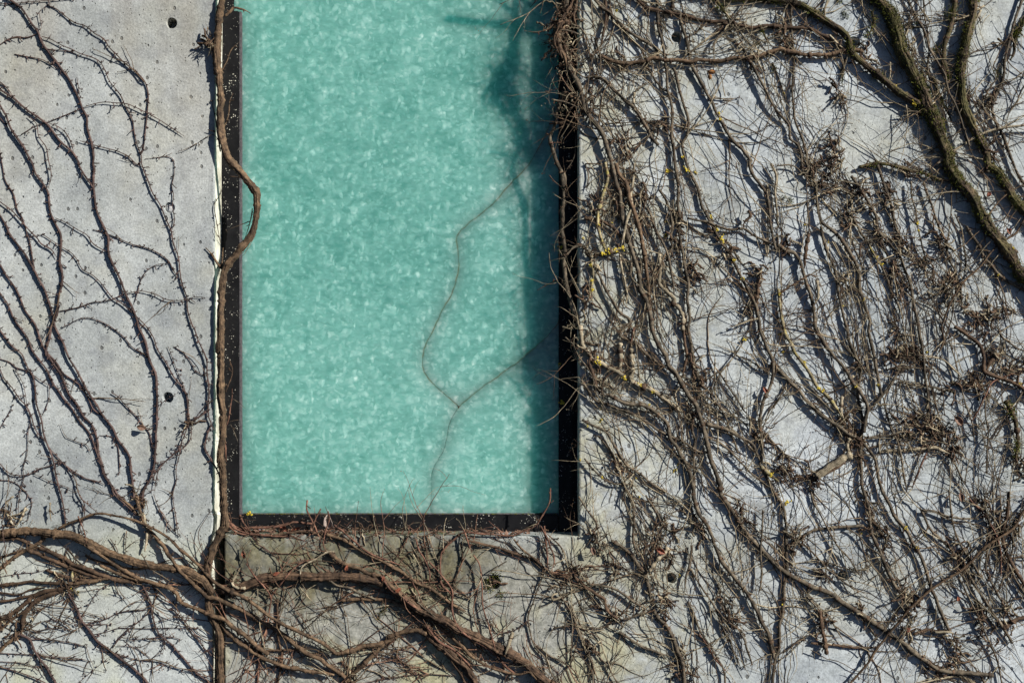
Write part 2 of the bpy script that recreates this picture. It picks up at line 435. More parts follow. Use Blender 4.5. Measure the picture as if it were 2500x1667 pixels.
# ---------------------------------------------------------------- concrete wall panels
def panel(name, outline, holes, depth, mat, side_mat=None):
    """a slab with a softened arris and drilled tie holes; outline in wall mm, counter-clockwise seen from the front"""
    bm = bmesh.new()
    n = len(outline)
    pts = [Vector((a, b)) for a, b in outline]
    area = sum(pts[i].x*pts[(i+1) % n].y-pts[(i+1) % n].x*pts[i].y for i in range(n))
    sgn = 1 if area > 0 else -1
    def inset(d):
        res = []
        for i in range(n):
            e0 = (pts[i]-pts[i-1]).normalized(); e1 = (pts[(i+1) % n]-pts[i]).normalized()
            n0 = Vector((-e0.y, e0.x))*sgn; n1 = Vector((-e1.y, e1.x))*sgn
            b = (n0+n1)
            b = b/max(0.2, b.length_squared/2) if b.length > 1e-6 else n0
            res.append(pts[i]+b*d)
        return res
    def flat(p, y):   # no parallax: these are true wall coordinates
        return bm.verts.new(((p.x-1250)*MM, y*MM, (833.5-p.y)*MM))
    l0 = [flat(p, 0) for p in inset(4)]
    l1 = [flat(p, 1.2) for p in inset(1.2)]
    l2 = [flat(p, 4) for p in pts]
    l3 = [flat(p, depth) for p in pts]
    edges = []
    for i in range(n):
        edges.append(bm.edges.new((l0[i], l0[(i+1) % n])))
    rings = []
    for (hx, hy, r, dp) in holes:
        k = 28
        def ring(rad, y, hx=hx, hy=hy):
            return [flat(Vector((hx+rad*math.cos(2*math.pi*j/k)*(1+0.02*math.sin(3*j)), hy+rad*math.sin(2*math.pi*j/k)*(1+0.02*math.cos(5*j)))), y) for j in range(k)]
        r0 = ring(r*1.06, 0); r1 = ring(r, 1.2); r2 = ring(r*0.96, dp)
        for j in range(k):
            edges.append(bm.edges.new((r0[j], r0[(j+1) % k])))
        rings.append((r0, r1, r2, flat(Vector((hx, hy)), dp+1)))
    bmesh.ops.triangle_fill(bm, use_beauty=True, use_dissolve=False, edges=edges, normal=(0, -1, 0))
    for a, b in ((l0, l1), (l1, l2), (l2, l3)):
        for i in range(n):
            bm.faces.new((a[i], a[(i+1) % n], b[(i+1) % n], b[i]))
    for r0, r1, r2, c in rings:
        k = len(r0)
        for a, b in ((r0, r1), (r1, r2)):
            for j in range(k):
                bm.faces.new((a[j], b[j], b[(j+1) % k], a[(j+1) % k]))
        for j in range(k):
            bm.faces.new((r2[j], c, r2[(j+1) % k]))
    bmesh.ops.recalc_face_normals(bm, faces=bm.faces)
    me = bpy.data.meshes.new(name); bm.to_mesh(me); bm.free()
    me.materials.append(mat)
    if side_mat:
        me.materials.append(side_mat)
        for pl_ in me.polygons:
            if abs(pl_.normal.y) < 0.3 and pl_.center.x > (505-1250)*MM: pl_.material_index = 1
    o = bpy.data.objects.new(name, me); COL.objects.link(o)
    return o

def ragged(a, b, step, amp, chips=()):
    """a cast edge from a to b that wanders a little, with chips (position, size)"""
    (x0, y0), (x1, y1) = a, b
    L = math.hypot(x1-x0, y1-y0); n = max(2, int(L/step))
    dx, dy = (x1-x0)/L, (y1-y0)/L
    res, w = [], 0
    for i in range(n+1):
        t = i/n
        w = 0.72*w+amp*(rnd.random()-0.5)
        k = 0 if i in (0, n) else w
        for (cy, cs, cw) in chips:
            u = abs(y0+(y1-y0)*t-cy)/cw
            if u < 1: k -= cs*(1-u*u)*(0.6+0.8*rnd.random())
        res.append((x0+dx*L*t+dy*k*-1, y0+dy*L*t+dx*k))
    return res

REV = 96.0
# left slab: right-hand edge runs the full height beside the window and the joint
edge = ragged((513.5, 2400), (531.5, -700), 18, 0.7, ((1285, -2.5, 40), (1240, 2, 30), (1330, 7, 55)))
left_outline = [(-1600, -700), (-1600, 2400)]+edge
left_panel = panel('concrete_wall_panel', left_outline,
                   [(419, 57, 13, 42), (414, 507, 12.5, 9), (410, 970, 13, 40)], 150, M['conc_l'], M['reveal'])
tag(left_panel, 'smooth grey concrete wall slab left of the green window, three tie holes in a column', 'wall')
pl = MB(); pl.ball((0, 0, 0), 1, 14, 6, (11.2*MM, 4*MM, 11.2*MM))
plug = pl.build('hole_plug', mat_plain('plug_mortar', (0.42, 0.42, 0.42), (0.62, 0.62, 0.62), 150, 0.8), left_panel)
plug.location = ((414-1250)*MM, 8*MM, (833.5-507)*MM)

r_sill = ragged((549, 1303), (1414, 1309), 20, 1.2, ())
r_jamb = ragged((1414, 1309), (1412, -600), 20, 1.2, ((200, -1.5, 20), (650, -2, 30)))
right_outline = r_sill+r_jamb[1:]+[(549, -600), (549, -900), (4100, -900), (4100, 2400)]+ragged((549, 2400), (549, 1303), 24, 1.2)[:-1]
holes_r = [(1652, 91, 13, 40), (1653, 527, 13, 40), (2085, 104, 14, 40), (2067, 977, 13.5, 9), (2467, 977, 13.5, 9),
           (2058, 1405, 13.5, 40), (1639, 1411, 13, 40), (1205, 1422, 17, 40)]
right_panel = panel('concrete_wall_panel', right_outline, holes_r, 150, M['conc_r'])
tag(right_panel, 'pale concrete wall slab right of and below the green window, under the dense vines', 'wall')
# backing behind the open joint and the reveal
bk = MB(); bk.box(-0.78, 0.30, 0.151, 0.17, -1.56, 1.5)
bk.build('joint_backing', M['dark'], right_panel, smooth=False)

# ---------------------------------------------------------------- the window
win = empty('window', W(980, 1300, -90))
tag(win, 'tall window of translucent green crushed glass in a black frame, pane cracked at lower right', 'window')
def zbox(name, x0, x1, y0, y1, d0, d1, mat, bev=1.5):
    """a bar given as it shows in the opening: x, y on the wall, d0..d1 depth behind the face"""
    f = (CAM_D+d0)/CAM_D
    bm = bmesh.new()
    bmesh.ops.create_cube(bm, size=1)
    cx, cz = ((x0+x1)/2-1250)*f*MM, (833.5-(y0+y1)/2)*f*MM
    for v in bm.verts:
        v.co = (cx+v.co.x*(x1-x0)*f*MM, (d0+(v.co.y+0.5)*(d1-d0))*MM, cz+v.co.z*(y1-y0)*f*MM)
    bmesh.ops.bevel(bm, geom=list(bm.edges), offset=bev*MM, segments=2, affect='EDGES')
    me = bpy.data.meshes.new(name); bm.to_mesh(me); bm.free(); me.materials.append(mat)
    o = bpy.data.objects.new(name, me); COL.objects.link(o); o.parent = win; o.location = -Vector(win.location)
    return o
GD = 87.0                                  # depth of the glass face
zbox('frame_stile', 522, 571, -700, 1310, 84, 140, M['frame'])
zbox('frame_stile', 1372, 1440, -700, 1310, 80, 140, M['frame'])
zbox('frame_rail', 571.5, 1371.5, 1262, 1318, 82, 140, M['frame'])
zbox('frame_rail', 571.5, 1371.5, -760, -640, 82, 140, M['frame'])
zbox('glazing_bead', 540, 583, 27, 1300, 68, 83.5, M['frame'], 2)
zbox('glazing_bead', 1364, 1398, -640, 1300, 70, 79.5, M['frame'], 2)
zbox('glazing_bead', 584, 1363, 1256, 1304, 72, 81.5, M['frame'], 2)
zbox('gasket', 583.4, 590, 29, 1258, 76, 86, M['gasket'], 1)
zbox('gasket', 591, 1363, 1252.5, 1255.5, 80, 86, M['gasket'], 0.8)

def crop(s):
    return parse(s)
CROPS = {'L1': (0, 0, 3.92), 'L2': (0, 400, 3.92), 'L3': (0, 800, 3.92), 'L4': (0, 1200, 3.358),
         'M1': (1350, 0, 3.92), 'M2': (1350, 400, 3.92), 'M3': (1350, 800, 3.92), 'M4': (1350, 1200, 3.358),
         'R1': (1900, 0, 3.92), 'R2': (1900, 400, 3.92), 'R3': (1900, 800, 3.92), 'R4': (1900, 1200, 3.358),
         'B1': (500, 1200, 3.358), 'B2': (900, 1200, 3.358), 'W1': (480, 0, 2.24), 'W2': (480, 700, 2.413),
         'X1': (1150, 0, 3.137), 'X2': (1000, 500, 3.136), 'S': (0, 0, 1)}
def parse(s):
    """survey notes: a sheet of the wall (origin, scale) followed by spots on it, in wall mm"""
    res, cur, buf = [], 'S', []
    for tok in s.split():
        if tok[0].isalpha(): cur = tok
        else:
            buf.append(float(tok))
            if len(buf) == 2:
                ox, oy, k = CROPS[cur]
                res.append((ox+buf[0]/k, oy+buf[1]/k)); buf = []
    return res

def catmull(P, step):
    P = np.asarray(P, float)
    if len(P) == 2: P = np.vstack([P[0], (P[0]+P[1])/2, P[1]])
    Q = np.vstack([2*P[0]-P[1], P, 2*P[-1]-P[-2]])
    out = []
    for i in range(1, len(Q)-2):
        p0, p1, p2, p3 = Q[i-1], Q[i], Q[i+1], Q[i+2]
        n = max(1, int(np.linalg.norm(p2-p1)/step))
        t = (np.arange(n)/n)[:, None]
        out.append(0.5*((2*p1)+(-p0+p2)*t+(2*p0-5*p1+4*p2-p3)*t**2+(-p0+3*p1-3*p2+p3)*t**3))
    out.append(P[-1][None, :])
    return np.vstack(out)

crack_a = parse('S 1376 215 X1 660 790 640 830 600 960 545 1080 480 1200 410 1300 330 1380 260 1450 180 1550 X2 450 145 385 205 357 270 370 350 372 430 378 490 355 570 325 680 265 780 220 870 175 970 120 1080 97 1200 115 1280 170 1360 260 1440 330 1500 378 1545')
crack_b = parse('X2 378 1545 440 1490 560 1395 700 1295 850 1185 960 1090 1050 1010 1110 940 1145 880 S 1376 752')
crack_c = parse('X2 378 1545 S 1112 1006 1098 1030 1090 1070 1082 1100 1060 1140 1052 1170 1053 1210 1051 1266')
def rough_line(P):
    Q = catmull(P, 9)
    Q[1:-1] += nrs.randn(len(Q)-2, 2)*0.7
    return [tuple(q) for q in Q]
crack_a, crack_b, crack_c = rough_line(crack_a), rough_line(crack_b), rough_line(crack_c)
def offset(line, d):
    P = np.array(line); T = np.gradient(P, axis=0); T /= np.linalg.norm(T, axis=1)[:, None]
    return [tuple(q) for q in P+np.stack([-T[:, 1], T[:, 0]], 1)*d]
def glass_piece(plain, cracked, tilt=(0, 0)):
    """plain: uncracked outline points; cracked: broken edge following them, piece on its left (+) side"""
    bm = bmesh.new(); lay = bm.verts.layers.float.new('grime')
    f = (CAM_D+GD)/CAM_D
    def mk(p, g, d=0.0):
        v = bm.verts.new(((p[0]-1250)*f*MM, (GD+d)*MM, (833.5-p[1])*f*MM)); v[lay] = g; return v
    GW = 4.0
    e_lip = [mk(p, 0.1 if p[1] > 1004 and 1040 < p[0] < 1125 else 1.0, 0.8) for p in offset(cracked, 0.2)]
    e_out = [mk(p, 0.1 if p[1] > 1004 and 1040 < p[0] < 1125 else 1.0) for p in offset(cracked, 0.45)]
    e_in = [mk(p, 0.0) for p in offset(cracked, GW)]
    e_bk = [mk(p, 1.0, 14) for p in offset(cracked, 0.2)]
    pl_ = [mk(p, 0.0) for p in plain]
    for a, b in ((e_in, e_out), (e_out, e_lip), (e_lip, e_bk)):
        for i in range(len(cracked)-1):
            bm.faces.new((a[i], b[i], b[i+1], a[i+1]))
    loop = pl_+e_in
    ed = [bm.edges.new((loop[-1], loop[0]))]
    for i in range(len(loop)-1):
        e = bm.edges.get((loop[i], loop[i+1]))
        ed.append(e or bm.edges.new((loop[i], loop[i+1])))
    bmesh.ops.triangle_fill(bm, use_beauty=True, edges=ed, normal=(0, -1, 0))
    for fc in bm.faces: fc.normal_update()
    bmesh.ops.recalc_face_normals(bm, faces=bm.faces)
    s = sum(fc.normal.y*fc.calc_area() for fc in bm.faces)
    if s > 0: bmesh.ops.reverse_faces(bm, faces=bm.faces)
    for v in bm.verts: v.co.y += tilt[0]*MM
    me = bpy.data.meshes.new('glass_piece'); bm.to_mesh(me); bm.free(); me.materials.append(M['glass'])
    o = bpy.data.objects.new('glass_piece', me); COL.objects.link(o); o.parent = win; o.location = -Vector(win.location)
    return o
gl, gr, gt, gb = 569, 1376, -645, 1266
# big left piece, the tongue at the right, the lower right piece
lineL = crack_a+crack_c[1:]
g1 = glass_piece([(gl, gb), (gl, gt), (gr, gt)], lineL)
g1['label'] = 'large unbroken left and upper part of the green pane'
lineT = crack_b[::-1]+crack_a[::-1][1:]
g2 = glass_piece([], lineT, (0.5, 0))
g2['label'] = 'tongue shaped broken piece at the right of the green pane'
lineB = crack_c[::-1]+crack_b[1:]
g3 = glass_piece([(gr, gb)], lineB, (1.0, 0))
g3['label'] = 'lower right broken piece of the green pane'
for ln in (crack_a, crack_b):
    mb = MB(); P = np.array(ln); f = (CAM_D+GD)/CAM_D
    P3 = np.stack([(P[:, 0]-1250)*f*MM, np.full(len(P), (GD+4.0)*MM), (833.5-P[:, 1])*f*MM], 1)
    mb.tube(P3, (0.25+0.55*nrs.rand(len(P)))*MM, 5)
    mb.build('crack_dirt', M['crack'], win)

mb = MB()                                   # a chip missing at the junction of the cracks
jx, jy = crack_b[0]; f = (CAM_D+GD)/CAM_D
c = np.array([(jx-1250)*f*MM, (GD-0.4)*MM, (833.5-jy)*f*MM])
mb.add(c+np.array([(-5, 0, 4), (1, 0, -1), (4, 0, 3.5), (0.5, 0, 1.2), (0, -0.3, -6)])*MM, None, [(0, 1, 3), (1, 2, 3), (0, 4, 1)])
mb.build('crack_chip', M['crack'], win, smooth=False)
mb = MB()
for q in range(260):
    x = 600+rnd.random()**1.3*760
    f = (CAM_D+90)/CAM_D
    mb.ball(((x-1250)*f*MM, 78*MM, (833.5-1253.5+rnd.random()*1.5)*f*MM), rnd.uniform(0.6, 1.7)*MM, 5, 3)
mb.build('algae_line', M['moss'], win, kind='stuff')

VINES = """
= purple brown vine starting at the top left corner and running down to the fork
p 3.3 4.2 3 L1 100 0 215 90 300 215 370 310 410 420 490 540 600 680 690 810 760 930 790 1040 825 1130 830 1230 870 1360 890 1480 L2 890 10 905 60 900 230 920 420 990 600 1030 700 1040 840 1090 980 1150 1120 1200 1240 1260 1360 1310 1490 L3 1330 0 1370 80 1400 160 1425 290 1490 450 1500 620 1505 760 1500 900 1490 1080 1480 1200 1470 1300 1440 1420 1380 1540 L4 1165 70
p 1.2 1.9 2 L1 0 430 80 375 170 350 250 360 340 330 375 318
p 1.3 2.0 2 L1 140 520 290 550 400 575 500 625 555 660
p 1.0 1.3 3 L1 735 740 750 820 760 890 770 960
p 0.8 1.2 4 L1 445 55 380 110 385 180 395 240 385 320
p 1.6 1.2 2 L1 0 30 60 40 115 35
= vine starting near the upper left corner and arching right below the top tie hole
p 1.6 2.3 4 L1 445 50 540 90 620 150 720 220 810 245 910 320 1000 375 1040 450 1110 520 1180 595 1300 690 1380 780 1415 890 1410 1080 1390 1270 1370 1430 1345 1480
= long vine starting thin beside the corner vine and ending low at the slab edge
p 1.5 2.9 4 L1 400 350 500 385 610 440 700 480 780 525 930 580 1000 670 1050 780 1140 890 1200 1010 1260 1140 1280 1260 1310 1380 1350 1480 L2 1355 0 1370 40 1420 180 1460 290 1530 400 1580 520 1640 650 1655 760 1700 890 1720 1020 1740 1140 1780 1260 1800 1420 1850 1560 L3 1860 0 1900 130 1970 290 1985 460 2000 620 1990 760 2000 860 2025 920 1990 1020 1965 1150 2020 1260 2090 1390 2110 1500
p 0.9 1.3 3 L1 410 465 540 480 660 490 760 530
p 1.2 2.0 3 L1 770 1350 900 1390 1010 1420 1130 1450 1230 1500 1300 1568 L2 1370 35
p 0.9 1.7 4 L1 1390 1520 1590 1500 1660 1530 L2 1665 0 1665 110 1645 210 1660 300 1650 400 1670 530 1640 650
p 1.2 2.0 4 L2 890 630 1000 660 1130 710 1270 770 1420 810 1540 870 1620 940 1660 1020 1710 1090
p 1.0 1.5 4 L2 1620 950 1500 970 1400 1040 1340 1130 1310 1240 1280 1350
p 1.0 1.6 3 L3 1660 180 1760 250 1830 340 1860 400 1970 470
p 0.9 1.5 5 L3 1610 180 1650 290 1700 430 1760 570 1780 640
= vine entering from the left edge above the middle, knotted where two strands join it
p 3.0 3.4 3 L1 0 860 120 935 270 1060 440 1180 560 1340 700 1470 750 1568 L2 740 0 810 120 890 230
p 1.4 2.0 3 L1 0 790 70 850 130 930
p 1.2 1.8 4 L1 460 1175 560 1220 640 1300 690 1400 705 1470
p 1.3 1.5 4 L1 200 1290 330 1210 460 1170 600 1110 780 1040 960 985 1100 985 1230 1000 1400 1080 1530 1150 1650 1230 1760 1305
= thickest left slab vine, entering at the left edge and curving down to the fork
p 3.6 3.9 3 L1 0 1000 60 1110 110 1240 200 1370 260 1480 310 1568 L2 340 100 420 210 460 290 480 460 530 570 580 700 580 830 570 940 600 1060 590 1160 560 1270 550 1420 530 1480 490 1568 L3 480 100 440 240 480 300 570 430 600 500 650 620 740 740 800 850 890 950 930 1090 940 1200 980 1340 1010 1430 1090 1530 L4 960 15 1040 95 1130 190
p 1.5 1.8 3 L1 0 1130 50 1190 90 1240
p 1.1 1.8 4 L1 270 1110 350 1190 370 1310 440 1410 465 1530 L2 490 110 460 240
p 1.2 1.9 4 L2 530 520 620 560 740 630 830 680 900 770 1000 830 1040 860
= thin vine close to the left edge with paired strands crossing at mid height
p 2.0 2.2 3 L2 20 0 50 160 130 290 170 440 220 520 250 640 290 760 310 900 330 1000
p 1.6 2.0 3 L2 0 370 100 440 160 500 230 580 300 660 360 720 400 770 490 820 545 900
= vine rising from the fork to the left edge, rightmost strand of the dense fan
p 2.8 3.8 3 L2 0 480 60 590 90 670 180 790 240 880 300 980 370 1100 430 1210 470 1320 510 1450 530 1568 L3 600 150 650 280 720 390 790 520 850 630 930 740 1000 860 1080 960 1130 1060 1200 1150 1245 1240 1250 1370 1275 1540 L4 1100 60
p 1.5 1.8 4 L3 1070 620 1130 660 1200 740 1290 830 1360 920 1430 1010 1450 1120 1465 1200
p 1.0 1.6 4 L3 950 1030 1050 1040 1100 1080 1130 1160 1140 1300 1150 1400
= twisted pair of vines low on the left slab, merging halfway down
p 2.6 3.0 3 L2 0 980 50 1060 130 1160 190 1270 240 1400 320 1510 350 1568 L3 390 130 440 230 530 330 600 430 700 500 780 570 850 680 900 780 1000 850
p 2.4 2.8 5 L3 460 260 560 420 600 500 650 630 750 770 800 850
p 1.0 1.3 4 L3 640 1050 740 1090 830 1120 870 1200
= vine from the lower left edge running beneath the twisted pair into the fork
p 2.6 3.4 3 L2 0 1230 70 1330 120 1460 190 1568 L3 270 110 310 220 370 300 450 400 500 520 560 600 630 700 700 790 760 890 850 1000 900 1110 930 1200 960 1300 1000 1420 1060 1510 L4 930 20 1020 100 1110 180
p 1.2 1.5 3 L3 0 300 90 330 150 380 260 420 380 500 480 560
p 0.9 1.3 4 L3 470 540 470 680 430 790 400 850
= leftmost long vine of the fan, hanging straight down to the thick lower trunk
p 2.4 3.0 3 L3 0 30 100 160 210 250 250 360 310 470 340 600 350 730 390 860 410 1000 450 1110 490 1210 520 1320 540 1450 570 1568 L4 490 0 520 130 540 280
p 1.6 2.2 3 L3 0 400 40 490 110 570 190 680 250 740 300 850 330 960 400 1060
p 1.0 1.4 4 L3 140 390 210 510 240 630 260 760 290 880 270 1000 260 1200 220 1350 230 1430 200 1530 L4 150 90 150 200
p 0.9 1.3 3 L3 0 960 60 850 130 730
p 1.8 2.0 3 L3 490 1170 560 1250 640 1330 800 1430 930 1470 1000 1500
= thin sagging vine crossing the lower left stems almost level above the thick trunk
p 2.3 1.6 4 L3 0 1300 60 1370 130 1410 260 1410 370 1350 480 1320 580 1285 670 1360 720 1460 745 1568 L4 690 100 690 200 655 290 690 400
p 1.4 1.2 4 L3 0 1455 90 1460 200 1520 L4 260 80 240 180 225 260
p 1.0 1.0 4 L3 330 1400 480 1470 600 1510 720 1560
= long vine with an arched thin top crossing the middle of the left slab
p 1.0 2.8 4 L2 230 695 310 690 400 680 490 730 580 790 680 850 740 920 790 1010 880 1060 960 1130 1020 1210 1090 1290 1170 1340 1250 1410 1330 1480 1410 1568 L3 1470 100 1510 220 1590 340 1660 470 1770 610 1800 760 1800 880
p 1.0 1.9 4 L2 590 1568 750 1480 820 1465 920 1485 1040 1540 L3 1080 0 1180 80 1270 190 1370 250 1420 300
p 1.5 1.3 5 L2 570 1410 770 1370 880 1330 1040 1300 1170 1250 1330 1215 1480 1250 1600 1300 1780 1300 1860 1275 1970 1280
= tangled reddish twigs between the slab edge and the fork beside the lowest tie hole
p 2.2 1.4 8 L3 2000 790 1870 870 1800 930 1760 1050 1700 1180 1560 1290 1500 1370 1440 1480
p 1.8 1.2 6 L3 1830 900 1820 1050 1750 1150 1640 1230 1540 1330 1500 1420 1480 1568
p 1.5 1.8 5 L3 1740 1100 1720 1200 1690 1350 1690 1460 1660 1568 L4 1420 100 1440 230 1460 360
p 1.2 0.8 8 L3 1970 800 1990 720 1880 850 1780 960
p 0.8 0.8 9 L3 1520 790 1560 710 1640 660 1700 620
p 1.2 1.6 5 L4 1260 20 1310 150 1380 260 1450 340
= stout stem dropping from the fork across the thick trunk to the lower right
b 4.2 6.5 17 L4 1120 40 1130 110 1160 200 1200 290 1290 390 1400 530 1470 640 1570 740 1680 840 B1 130 890 290 970 430 1050 560 1120 690 1210 820 1310 950 1380 1040 1440 1130 1500 1180 1540
a 3.0 3.4 8k L4 1180 190 1200 320 1200 400 1185 490
b 2.0 2.6 6 L4 960 30 1060 110 1130 190
d 2.5 2.0 6 B1 480 1300 600 1300 740 1300 860 1330 960 1330
= reddish brown stem running parallel above the stout stem, arching off the thick trunk
b 2.6 4.6 19 L4 480 300 640 230 790 180 980 205 1120 240 1240 300 1370 370 1480 470 1600 580 1700 680 1830 780 1940 840 B1 340 870 430 940 520 1010 620 1070 720 1120 880 1200 1000 1270 1080 1330
p 1.5 1.8 8 L4 640 0 670 60 800 170
= lowest of the three parallel stems crossing the joint, meeting the others below the window
b 4.5 5.5 18 L4 720 450 850 530 960 610 1120 700 1250 740 1380 790 1450 830 1480 890 1580 940 1720 1000 1840 1050 B1 220 1100 330 1170 440 1270 520 1330
b 4.6 4.6 12 B1 130 1080 230 1200 330 1270 450 1350 560 1400 700 1440 850 1465 960 1480 1060 1500
d 5.5 5.0 3 L4 330 460 460 520 600 590 730 640 850 690 960 730 1100 745
g 1.8 1.6 10 L4 1160 510 1240 630 1330 690 1420 740 1560 770
= thick grey brown trunk lying almost level across the lower left slab
b 10 9.0 7 L4 -40 345 150 325 330 335 530 350 640 385 740 435 850 485 980 535 1120 575 1260 605 1380 622 1500 645 1600 690 1690 750 1740 830
a 3.5 2.5 4k L4 60 180 90 240 150 300
a 3.0 2.0 6k L4 210 130 160 230 130 290
a 2.5 2.0 6k L4 410 90 410 170 420 240
d 4.5 4 1 L4 0 390 150 380 260 430 330 460
b 5 4 3 L4 560 755 740 740 900 712 1050 730
b 3.0 2.5 3 L4 700 520 800 570 950 600 1100 630 1220 630
y 3.5 3.0 5k L4 640 590 590 660 600 740 580 790
= bundle of mossy brown stems sweeping down to the left edge below the thick trunk
b 4.8 4.2 4 L4 -20 650 140 530 290 430 370 370
d 6.5 5 3 L4 -20 1060 100 1000 200 920 330 830 490 800 580 770
d 5.5 4.5 4 L4 180 1110 210 1000 290 900 420 840 520 810
d 4 3.5 3 L4 -20 770 120 755 250 740 450 750 560 755
b 4.5 4 6 L4 -10 1310 100 1200 200 1110
d 4 3 3 L4 0 900 120 880 260 850 400 800
p 1.3 1.0 10 L4 30 390 50 530 40 640 80 700
d 3 2 3 L4 -10 540 160 490 320 460
d 4.5 4 3 L4 230 480 420 560 600 640 800 700 1000 720 1150 740
d 3.4 3 3 L4 380 640 550 700 700 725 850 715
b 3.6 3.4 12 L4 820 600 1000 690 1150 725 1320 765 1460 800
d 3 2.6 5 L4 480 560 620 640 760 680 900 690
r 1.6 1.2 14 L4 640 200 690 330 720 440 830 520
p 1.4 1.2 4 L4 560 450 540 540 560 640 530 760
p 1.3 1.2 5 L4 900 380 960 470 980 560
p 1.3 1.1 5 L4 1040 320 1030 430 1030 520
d 2.4 2 4 L4 0 820 140 840 260 800 380 780
d 3.5 3 6 L4 40 1100 130 1020 230 960 310 880
r 1.5 1.2 8 L4 1250 760 1290 850 1400 910 1470 920
p 1.5 1.2 4 L4 1080 680 1180 800 1230 930
= dark stem crossing the lowest left corner of the slab under the trunk bundle
p 4.4 5.0 3 L4 130 1160 240 1200 290 1310 360 1410 440 1540 460 1600
p 1.6 1.6 3 L4 240 1210 420 1212 600 1240 720 1270
p 1.3 1.3 3 L4 -10 1320 180 1330 400 1350 600 1360 760 1390
p 1.2 1.2 3 L4 -10 1390 170 1400 300 1430 440 1440
p 2.0 2.0 3 L4 -10 1430 160 1480 300 1530 400 1580
p 1.2 1.2 4 L4 250 1150 420 1120 600 1130 650 1140
p 1.1 1.1 5 L4 270 1080 460 1050 640 1090
p 1.0 0.9 5 L4 270 1000 380 940 520 880
p 1.2 1.0 3 L4 -10 700 160 670 300 660 400 630
= straight dark stem dropping diagonally from the trunk through the lower left slab
p 4.2 4.8 3 L4 560 830 610 930 660 1050 730 1140 800 1230 910 1310 1010 1390 1100 1450 1180 1530 1220 1590
p 1.6 1.4 4 L4 720 1080 860 1040 1000 980 1240 960
p 1.9 1.6 5 L4 920 1280 1020 1160 1130 1070 1220 990
p 1.2 1.1 4 L4 700 1090 860 1085 920 1100
p 1.2 1.1 3 L4 760 1170 880 1150 1000 1120 1250 1120 1420 1110 1640 1120
p 1.1 1.1 3 L4 800 1300 950 1320 1100 1370 1250 1390 1400 1400
p 1.1 0.8 4 L4 910 740 800 820 660 1040
p 1.2 1.0 3 L4 660 1550 780 1450 900 1350
= slim knotted vine between the diagonal stem and the open joint at the bottom
p 3.0 3.6 4 L4 1170 770 1230 900 1260 1050 1300 1160 1400 1250 1500 1360 1590 1470 1700 1550 1740 1590
p 2.0 2.4 4 L4 1400 950 1500 1050 1600 1180 1680 1290 1780 1380
p 1.2 1.2 3 L4 1040 1220 1200 1200 1380 1190 1500 1210
p 1.1 1.1 3 L4 960 1260 1100 1270 1180 1320 1260 1390
p 1.2 1.2 3 L4 1300 1410 1450 1440 1600 1480 1750 1530
p 1.1 1.1 4 L4 1270 970 1350 1080 1355 1230 1330 1340
p 0.8 0.8 6 L4 910 820 1030 870 1090 950
= thick brown vine climbing the left side of the window and bowing out over the glass
b 8.2 8.2 3 W1 140 -20 120 130 112 280 125 400 130 540 135 680 150 820 185 890 250 950 310 1030 330 1090 320 1200 290 1300 230 1380 180 1450 150 1500 W2 155 0 148 130 143 300 148 450 145 600 155 740 155 900 152 1050 158 1200 165 1330 178 1410 L4 1840 300 1770 420 1730 540 1710 650 1710 800 1720 950 1760 1080 1790 1180 1800 1300 1800 1430 1800 1590
b 3.0 2.0 0 W1 155 90 185 60 200 40 250 50 295 75
d 2.0 1.0 3 W1 112 330 90 280 60 240 40 215
g 1.2 0.8 6 W1 95 230 70 170 45 120
b 1.8 1.0 -14 W1 130 410 160 340 190 270 235 230
b 1.4 1.0 -18 W1 155 690 175 620 180 560 200 510
g 2.0 1.2 0 W1 130 830 100 640 88 580 92 530
g 1.2 0.8 4 W1 130 790 95 740 40 760 0 785
d 2.6 1.6 8k W1 100 720 80 715 60 710
b 3.0 2.2 2k W1 145 1480 110 1430 85 1390 50 1355
b 2.5 1.8 0k W1 140 1480 138 1420 145 1355
g 1.2 1.0 2 W1 130 1330 108 1200 98 1120 130 1060 140 1020
d 1.5 1.2 -20 W1 180 965 240 972 265 990
b 1.4 1.0 -14 W1 305 1140 290 1220 265 1300
b 2.6 2.2 2 W2 160 590 158 700 152 820 165 940
d 1.5 1.0 4 W2 170 620 205 520 205 470 190 420
r 2.0 1.2 4 W2 155 850 190 780 205 680 210 600
g 1.2 0.8 8 W2 200 810 230 880 245 920
g 1.2 0.8 8 W2 215 660 260 690 285 715
r 2.0 1.5 6 W2 165 870 170 960 175 1030
= bunch of reddish stems curving from the thick window vine into the sill
r 4.0 2.8 -12 B1 130 150 165 220 210 270 280 310 380 300 500 300 620 280 760 250 880 262
r 3.0 2.2 -16 B1 150 120 190 220 250 300 340 340 440 350 560 360 700 370
r 2.6 2.0 -6 B1 180 260 240 320 330 350 420 360
r 2.4 1.8 -2 B1 290 190 320 260 390 350 440 420
d 2.6 2.0 -10 B1 560 355 680 345 800 330 950 345 1080 350 1150 345
r 2.0 1.4 8 B1 840 70 840 150 890 260 930 350 950 410
r 1.8 1.4 8 B1 950 140 910 220 890 290
r 2.0 1.6 8 B1 1010 160 1020 230 985 350 975 430 1000 490
g 1.4 1.0 -10 B1 1280 205 1360 260 1420 310 1500 340
= twigs draped over the sill edge and hanging against the stained slab below
b 3.6 3.0 8 B1 1000 350 1120 390 1230 450 1350 520 1480 590 B2 260 650
r 2.6 2.0 10 B1 1060 270 1160 350 1240 420 1380 520 1500 560 1600 600
a 2.6 2.0 8 B1 1060 490 990 500 900 560 820 600 790 640 785 740
r 1.8 1.4 10 B1 340 590 400 680 480 770 540 860 530 960 510 1100 490 1220 460 1340 440 1450 430 1590
r 1.8 1.3 10 B1 540 860 640 740 760 600 900 550
